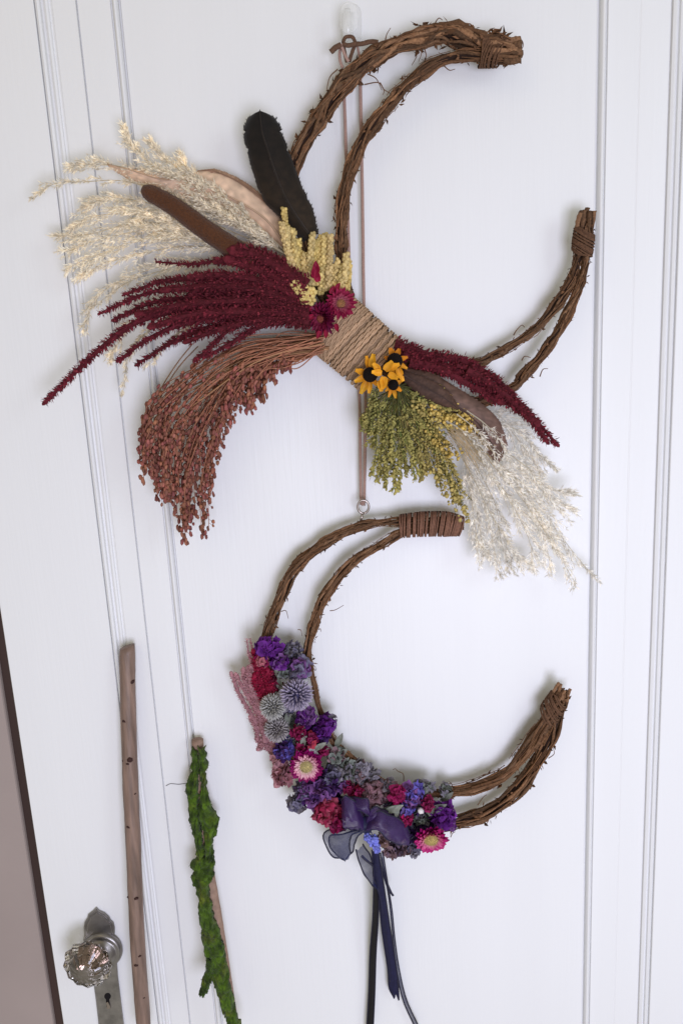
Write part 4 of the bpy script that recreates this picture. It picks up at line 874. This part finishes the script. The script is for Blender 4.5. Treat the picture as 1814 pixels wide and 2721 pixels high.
# crimson plume heads
for i, (pp, a, z) in enumerate(([([(500, 780), (440, 640), (400, 480), (370, 320)], 66, 34), ([(540, 740), (500, 600), (450, 480), (420, 350)], 74, 40), ([(470, 790), (420, 720), (390, 640), (380, 580)], 60, 40), ([(560, 760), (540, 660), (520, 580), (510, 520)], 60, 40)])):
    spike(low_w, "crimson_plume", 'E', pp, .034, a * .2551, z * .2551, MT['crimson'], 530 + i, dens=1.6, fl=7)
PU, VI, BL, SL, GY, TA, GG = rgb(110, 42, 138), rgb(130, 84, 144), rgb(112, 100, 190), rgb(122, 116, 140), rgb(136, 130, 140), rgb(148, 118, 124), rgb(126, 132, 124)
DP, CRS = rgb(72, 40, 98), rgb(142, 24, 80)
CL = [('E', 520, 270, .036, 120, 95, PU, None, 14), ('E', 640, 400, .034, 100, 85, PU, VI, 12), ('E', 460, 400, .040, 60, 70, rgb(190, 110, 120), CRS, 8), ('E', 780, 290, .026, 90, 80, GY, SL, 10), ('E', 690, 520, .028, 90, 60, GG, GY, 8), ('E', 850, 480, .034, 100, 120, VI, SL, 14),
      ('E', 910, 990, .036, 100, 90, PU, VI, 12), ('E', 1110, 1080, .036, 90, 110, PU, None, 13), ('E', 1070, 1190, .034, 90, 80, PU, DP, 10), ('E', 1170, 1030, .026, 50, 70, GY, SL, 7), ('E', 690, 1340, .040, 100, 100, BL, DP, 12), ('E', 760, 1220, .030, 60, 60, GG, GY, 6),
      ('E', 840, 1145, .046, 72, 70, CRS, rgb(140, 20, 70), 10), ('E', 980, 1220, .046, 62, 70, CRS, rgb(190, 60, 80), 9), ('E', 1100, 1330, .044, 54, 54, CRS, None, 8), ('E', 880, 1290, .042, 70, 50, CRS, rgb(140, 20, 70), 8),
      ('E', 1220, 1390, .030, 90, 80, GG, TA, 10), ('E', 1290, 1530, .032, 120, 90, GY, GG, 12), ('E', 1470, 1590, .028, 80, 60, TA, GY, 8), ('E', 1160, 1590, .036, 130, 90, DP, SL, 13), ('E', 1080, 1740, .036, 150, 110, DP, VI, 16), ('E', 900, 1740, .034, 100, 100, SL, VI, 11), ('E', 830, 1870, .030, 90, 90, SL, GY, 10), ('E', 1000, 1850, .036, 110, 70, VI, DP, 10),
      ('E', 690, 1600, .036, 100, 90, rgb(186, 134, 140), rgb(170, 110, 120), 10), ('E', 600, 1420, .034, 60, 60, rgb(186, 134, 140), CRS, 6), ('G', 610, 470, .040, 60, 50, CRS, rgb(130, 16, 50), 9), ('G', 545, 430, .040, 50, 40, CRS, None, 7), ('G', 380, 640, .044, 110, 110, rgb(158, 38, 74), rgb(176, 76, 100), 16), ('G', 450, 720, .046, 70, 80, CRS, None, 9),
      ('G', 760, 480, .034, 120, 90, TA, rgb(150, 110, 120), 14), ('G', 860, 430, .030, 80, 60, TA, GY, 9), ('G', 750, 330, .026, 60, 50, GY, None, 6), ('G', 960, 490, .044, 58, 70, CRS, rgb(160, 24, 90), 9), ('G', 1080, 500, .040, 90, 90, BL, VI, 14), ('G', 1030, 610, .040, 60, 60, rgb(110, 90, 150), BL, 8), ('G', 1205, 565, .044, 54, 56, CRS, None, 8),
      ('G', 1170, 430, .028, 80, 44, GY, GG, 8), ('G', 1350, 450, .024, 50, 60, GG, GY, 6), ('G', 1330, 650, .040, 95, 100, PU, None, 13), ('G', 1390, 740, .034, 46, 60, PU, VI, 6), ('G', 1030, 690, .048, 52, 46, rgb(180, 20, 96), CRS, 8), ('G', 1150, 690, .036, 60, 50, GG, GY, 7), ('G', 900, 650, .038, 70, 50, VI, DP, 8),
      ('G', 1110, 880, .036, 90, 80, DP, SL, 10), ('G', 930, 940, .034, 90, 50, rgb(112, 92, 110), TA, 10), ('G', 1090, 960, .032, 60, 40, GY, SL, 6), ('G', 830, 870, .046, 50, 60, TA, rgb(130, 100, 90), 7), ('G', 660, 250, .026, 70, 50, GY, TA, 7), ('G', 480, 400, .036, 70, 60, DP, VI, 8)]
CL += [('E', 700, 900, .022, 70, 90, SL, GY, 7), ('E', 800, 1040, .024, 80, 80, GG, GY, 7), ('E', 760, 1180, .024, 80, 70, SL, GG, 7), ('E', 1000, 1130, .026, 110, 90, DP, VI, 9), ('E', 560, 620, .024, 80, 120, rgb(120, 30, 60), None, 9), ('E', 740, 420, .022, 90, 70, SL, GY, 7), ('E', 1230, 1650, .026, 110, 70, SL, DP, 8),
       ('G', 560, 350, .024, 90, 60, GG, TA, 7), ('G', 690, 400, .026, 80, 50, TA, GY, 7), ('G', 980, 560, .026, 110, 80, SL, DP, 9), ('G', 1130, 600, .026, 100, 90, DP, GG, 9), ('G', 1180, 760, .028, 90, 80, DP, VI, 8), ('G', 1000, 780, .028, 120, 80, DP, SL, 9), ('G', 640, 600, .028, 110, 90, DP, VI, 9), ('G', 1040, 900, .030, 120, 60, SL, TA, 9), ('G', 480, 560, .030, 90, 70, DP, CRS, 8), ('G', 200, 500, .026, 90, 80, SL, DP, 8)]
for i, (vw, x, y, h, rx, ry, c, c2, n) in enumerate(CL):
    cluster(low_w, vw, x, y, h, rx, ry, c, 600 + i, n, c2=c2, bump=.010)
# globe thistles
thistle(low_w, 'E', 815, 765, .044, 178, rgb(190, 178, 196), rgb(86, 80, 120), 71, "largest thistle, violet grey")
thistle(low_w, 'E', 565, 895, .046, 140, rgb(196, 194, 190), rgb(136, 134, 132), 72, "pale grey thistle")
thistle(low_w, 'E', 610, 1130, .040, 138, rgb(186, 180, 180), rgb(128, 118, 122), 73, "lowest grey thistle")
# sage leaves and petals
lm = petal_mesh("leaf", .022, .009, .12, MT['ruffle'], rgb(130, 136, 120), rgb(158, 160, 150), .3)
for vw, x, y, a, s, h in (('E', 850, 1060, 110, 1.0, .044), ('E', 880, 1300, -88, 1.1, .048), ('E', 1000, 1330, -38, 1.2, .048), ('E', 590, 520, -20, 1.0, .034), ('E', 600, 580, 60, 1.4, .030), ('E', 1150, 1450, 80, 1.2, .032), ('E', 1190, 1420, -40, 1.6, .030), ('E', 1260, 1480, 60, 1.6, .034), ('G', 720, 320, 40, 1.2, .026), ('G', 860, 640, -30, 1.6, .048), ('G', 820, 650, -35, 1.5, .046), ('G', 950, 580, 100, 1.2, .047), ('G', 1200, 640, -30, 1.8, .044), ('G', 1320, 560, -50, 1.4, .030), ('E', 720, 960, 100, 1.2, .032), ('E', 1370, 1540, 70, 1.3, .03), ('E', 1230, 1290, -70, 1.3, .03), ('E', 720, 640, 110, 1.6, .03)):
    an = math.radians(a); q = Matrix((Vector((math.cos(an), -.2, -math.sin(an))).normalized(), Vector((math.sin(an), 0, math.cos(an))), Vector((0, -1, 0)))).transposed().to_quaternion()
    put("sage_leaf", lm, low_w, at(vw, x, y, h), q, s * .62)
# pink strawflowers
MG, MG2, WP, WPT = rgb(132, 14, 88), rgb(168, 20, 110), rgb(236, 196, 200), rgb(214, 120, 160)
strawflower(low_w, 'E', 915, 1500, .054, 196, Vector((.02, -1, .05)), [(1.0, .40, 20, 0, MG, MG), (.95, .36, 20, 9, MG2, MG), (.78, .17, 34, 14, WP, WPT), (.70, .15, 30, 24, WP, rgb(240, 190, 202)), (.52, .12, 26, 38, rgb(220, 196, 180), WP)], 81, disc=(1.0, 1.0, .95), disc_f=.36, label="open flower with white inner bracts and magenta rim")
strawflower(low_w, 'G', 1235, 860, .056, 155, Vector((-.05, -1, -.25)), [(1.0, .40, 18, 4, MG, MG2), (.96, .36, 18, 14, rgb(170, 20, 100), rgb(200, 50, 130)), (.84, .26, 18, 26, rgb(226, 150, 176), rgb(204, 50, 130)), (.62, .18, 16, 40, rgb(210, 160, 150), rgb(214, 100, 150))], 82, disc=(1.0, .92, .72), disc_f=.40, label="magenta flower with a large tan centre")
# blue larkspur spike
for i, pp in enumerate(([(670, 790), (720, 880), (790, 985)], [(700, 800), (760, 880), (800, 960)], [(660, 800), (700, 850), (730, 900)], [(740, 820), (760, 860), (790, 930)])):
    sprig(low_w, "blue_spike", 'G', pp, .056, rgb(130, 138, 214), 560 + i, n=46, spread=11, r=4.6, c1=rgb(120, 124, 206), stemc=rgb(60, 60, 110), M=MT['green'])
for i, (vw, x, y) in enumerate((('G', 1150, 640),)):
    b = MB(); b.blob(at(vw, x, y, .046), (.0042, .002, .0055, .0024, .002, .002)[i], rnd=random.Random(i), jit=.1); b.build("white_bud", MT['pearl'], low_w)

# ribbon bow
def sheet(parent, name, view, c1, c2, M, bulge=.004, n=24, m_=8, hem=True, ripple=.0012, seed=0):
    a = path(view, c1, .05, n); z = path(view, c2, .05, n); b = MB(); rows = []
    for i in range(n):
        rows.append([a[i].lerp(z[i], j / (m_ - 1)) + Vector((0, -1, 0)) * (bulge * math.sin(math.pi * j / (m_ - 1)) + ripple * math.sin(i * .8 + j * 1.7 + seed)) for j in range(m_)])
    b.grid(rows); o = b.build(name, M, parent)
    if hem:
        for q in (0, m_ - 1):
            e = MB(); e.tube([r[q] for r in rows], .0009, 5); e.build("hem", MT['hem'], o)
    return o
kb = MB(); rnd = random.Random(1)
kn = at('G', 690, 745, .062)
for k in range(9):
    a = at('G', 640 + k * 10, 690, .055); z = at('G', 655 + k * 9, 810, .055); kb.tube(catmull([a, (a + z) / 2 + Vector((0, -.007, 0)), z], 10), .0022, 6)
bow = kb.build("ribbon_bow", MT['navy'], low_w)
sheet(low_w, "bow_loop", 'G', [(680, 700, .055), (600, 560, .060), (520, 520, .058), (490, 560, .054)], [(670, 800, .054), (600, 800, .060), (540, 790, .062), (505, 790, .056)], MT['organza2'], .010)
sheet(low_w, "bow_loop", 'G', [(680, 690, .052), (720, 600, .058), (700, 540, .058), (560, 530, .052)], [(690, 760, .055), (740, 700, .060), (640, 640, .062), (540, 640, .056)], MT['organza2'], .006)
sheet(low_w, "bow_loop", 'G', [(700, 720, .056), (800, 650, .062), (900, 680, .060), (1010, 740, .056), (1060, 830, .050)], [(690, 790, .056), (790, 800, .064), (880, 880, .062), (960, 920, .058), (1040, 915, .050)], MT['organza2'], .010)
sheet(low_w, "bow_loop", 'G', [(690, 720, .054), (720, 640, .058), (790, 610, .056), (880, 650, .050)], [(700, 760, .056), (760, 720, .062), (840, 730, .060), (940, 800, .052)], MT['organza2'], .004)
sheet(low_w, "bow_loop", 'G', [(660, 770, .052), (480, 790, .050), (345, 825, .044), (370, 950, .042), (430, 1025, .042), (510, 1045, .042)], [(665, 800, .054), (600, 830, .056), (570, 860, .056), (560, 900, .052), (560, 950, .048), (570, 1005, .044)], MT['organza'], .006)
sheet(low_w, "bow_loop", 'G', [(655, 800, .050), (520, 830, .046), (400, 850, .040), (395, 930, .038), (450, 1010, .038), (520, 1050, .038)], [(665, 820, .052), (620, 870, .050), (600, 920, .048), (590, 970, .044), (560, 1010, .040), (530, 1040, .040)], MT['organza'], .004, seed=3)
sheet(low_w, "ribbon_tail", 'L', [(430, 540, .046), (500, 650, .044), (530, 760, .040), (545, 900, .036), (640, 1040, .030)], [(360, 600, .044), (400, 740, .040), (450, 850, .036), (530, 960, .032), (610, 1010, .030)], MT['organza'], .003)
sheet(low_w, "ribbon_tail", 'L', [(520, 600, .046), (545, 900, .036), (590, 1100, .028), (620, 1400, .020), (680, 1800, .012), (690, 1970, .010), (722, 2050, .010), (745, 2095, .010)], [(585, 600, .046), (640, 950, .036), (690, 1300, .026), (740, 1600, .018), (778, 1870, .012), (788, 1990, .010), (770, 2010, .010), (760, 2040, .010)], MT['navy'], .003, ripple=.0005)
sheet(low_w, "ribbon_tail", 'L', [(700, 1900, .012), (745, 2010, .010), (775, 2070, .010), (790, 2112, .010)], [(778, 1900, .012), (786, 1990, .0104), (790, 2050, .0104), (793, 2110, .0104)], MT['navy'], .001, ripple=.0002)
sheet(low_w, "ribbon_tail", 'L', [(605, 630, .044), (660, 900, .034), (700, 1150, .026), (735, 1500, .016), (770, 1800, .010), (830, 2100, .008), (940, 2352, .008), (960, 2400, .008)], [(632, 630, .042), (680, 940, .034), (722, 1200, .026), (752, 1500, .016), (795, 1800, .010), (865, 2100, .008), (980, 2352, .008), (1000, 2400, .008)], MT['organza'], .001, ripple=.0003)
sheet(low_w, "ribbon_tail", 'L', [(600, 700, .040), (650, 900, .034), (690, 1000, .030), (730, 1062, .028)], [(620, 680, .040), (660, 880, .034), (705, 1000, .030), (738, 1060, .028)], MT['organza'], .001, ripple=.0003)
b = MB(); b.tube(path('L', [(420, 660), (460, 700), (530, 755)], .044, 10), .0016, 6); b.build("ribbon_fold", MT['hem'], bow)
sheet(low_w, "ribbon_tail", 'L', [(535, 640, .038), (538, 950, .032), (528, 1300, .022), (500, 1650, .014), (490, 2000, .010), (470, 2352, .010), (466, 2420, .010)], [(590, 640, .038), (592, 950, .032), (584, 1300, .022), (562, 1650, .014), (552, 2000, .010), (536, 2352, .010), (533, 2420, .010)], MT['blackcord'], .002, ripple=.0002)

# ------------------------------------------------------------------ sticks
st = thing("bare_stick", "straight bare brown stick with dark knots standing beside the door knob", "stick", P(380, 2760, .03))
rnd = random.Random(91)
pts = [(84, 150, .012), (90, 500, .015), (104, 950, .020), (120, 1300, .023), (132, 1600, .026), (150, 1950, .030), (180, 2352, .036), (186, 2440, .037)]
sp = path('J', pts, .02, 70); ws = spine_vals(70, [42, 43, 44, 43, 43, 43, 42, 42]); rr = [w * unit('J', 110, 1500, .022) * (1 + .02 * math.sin(i * .7) + rnd.uniform(-.012, .012)) for i, w in enumerate(ws)]
b = MB(); b.tube(sp, rr, 20, jit=.015, rnd=rnd); 
for j in range(20): b.v[j] = b.v[j] + Vector((0, 0, .8 * (b.v[j].x - sp[0].x) * .45))
body = b.build("stick_body", MT['stick'], st)
for x, y, r in ((115, 358, 13), (70, 578, 10), (108, 795, 13), (96, 818, 9), (64, 808, 7), (104, 1175, 10), (155, 1570, 12), (104, 1578, 9), (158, 1938, 11), (180, 1890, 8), (166, 2300, 12), (140, 990, 6), (205, 2120, 7)):
    i = min(range(70), key=lambda k: abs((sp[k] - at('J', x, y, .03)).z)); base = at('J', x, y, .02); dx = base.x - sp[i].x
    k = max(-.98, min(.98, dx / rr[i])); p = Vector((sp[i].x + k * rr[i] * .97, sp[i].y - rr[i] * math.sqrt(1 - k * k) * .97, base.z)); o = (p - sp[i]).normalized()
    b = MB(); b.blob(p, r * unit('J', x, y) * 1.35, rnd=rnd, jit=.2); b.v = [p + (v - p) - o * ((v - p).dot(o) * .5) for v in b.v]; b.build("knot", MT['knot'], st)

ms = thing("mossy_stick", "short stick wrapped in peeling bright green moss left of the ribbon tails", "stick", P(610, 2760, .03))
pts = [(494, 692, .012), (504, 900, .014), (535, 1300, .018), (565, 1500, .021), (600, 1700, .024), (640, 1950, .028), (685, 2250, .033), (705, 2352, .035), (715, 2440, .036)]
sp = path('J', pts, .02, 60); b = MB(); u = unit('J', 550, 1500, .02); b.tube(sp, [33 * u * (1 + rnd.uniform(-.02, .02)) for i in range(60)], 16, jit=.02, rnd=rnd); b.build("stick_body", MT['wood'], ms)
def moss(left, right, h0, h1, bulge, seed, n=70, m_=14):
    rnd = random.Random(seed); a = path('J', [(x, y, lerp(h0, h1, i / (len(left) - 1))) for i, (x, y) in enumerate(left)], 0, n); z = path('J', [(x, y, lerp(h0, h1, i / (len(right) - 1))) for i, (x, y) in enumerate(right)], 0, n)
    rows = []; cols = []
    for i in range(n):
        r = []; cr = []
        for j in range(m_):
            t = j / (m_ - 1); p = a[i].lerp(z[i], t); e = math.sin(math.pi * t) ** .6
            q_ = Vector((p.x * 230, p.y * 230, p.z * 70)); cre = max(0, .22 - abs(noise.noise(q_))) / .22; nz = noise.noise(Vector((p.x * 150, p.y * 150, p.z * 60))) * .0020 + noise.noise(p * 420) * .0005 - cre * .0050
            side = 1 if 0 < j < m_ - 1 else .9
            p = p + Vector((noise.noise(p * 230) * (.0016 if side == 1 else .0034), -bulge * e - nz, noise.noise(p * 260 + Vector((5, 5, 5))) * .0014))
            g = .85 + .9 * noise.noise(p * 110 + Vector((9, 2, 3))) + rnd.uniform(-.16, .16); dry = max(0, noise.noise(p * 60 + Vector((1, 7, 3))) - .12) * 1.3; r.append(p); cr.append((max(.3, g) * (1 + dry * .9), max(.35, g) * (1 + dry * .1), max(.25, g * .8) * (1 + dry * .8)))
        rows.append(r); cols.append(cr)
    b = MB(); b.grid(rows, thick=.004, cols=cols); o = b.build("moss_sheet", MT['moss'], ms)
    f = MB()
    for k in range(420):
        i = rnd.randrange(0, n - 1); j = rnd.randrange(0, m_) if k % 3 else rnd.choice((0, m_ - 1)); p = rows[i][j]; d = (Vector((rnd.uniform(-1, 1), -rnd.uniform(.2, 1), rnd.uniform(-.8, .8)))).normalized(); g = rnd.uniform(.6, 1.5)
        f.leaf(p, d, d.cross(rvec(rnd)).normalized(), rnd.uniform(.0010, .0022), .0006, (g, g, g * .8))
    f.build("moss_tufts", MT['moss'], o, kind='stuff')
moss([(458, 745), (460, 870), (428, 950), (432, 1060), (450, 1180), (478, 1300), (492, 1400)], [(496, 760), (505, 880), (494, 960), (498, 1080), (508, 1160), (520, 1260), (530, 1400)], .022, .030, .005, 1)
moss([(496, 740), (505, 880), (512, 990), (500, 1050), (506, 1150), (535, 1280), (530, 1400)], [(534, 745), (546, 840), (545, 930), (562, 1060), (614, 1190), (582, 1290), (592, 1390)], .024, .030, .005, 2)
moss([(492, 1380), (452, 1435), (480, 1460), (456, 1510), (490, 1590), (505, 1750), (520, 1900), (548, 1990), (580, 2080), (625, 2240), (665, 2352), (690, 2440)], [(592, 1380), (590, 1440), (582, 1500), (558, 1560), (575, 1660), (602, 1780), (640, 1890), (660, 2000), (685, 2140), (705, 2250), (736, 2352), (760, 2440)], .030, .046, .006, 3, n=110)
moss([(545, 1960), (545, 2030), (520, 2110), (496, 2168)], [(590, 1980), (592, 2060), (575, 2120), (548, 2172)], .042, .046, .007, 4, n=40)
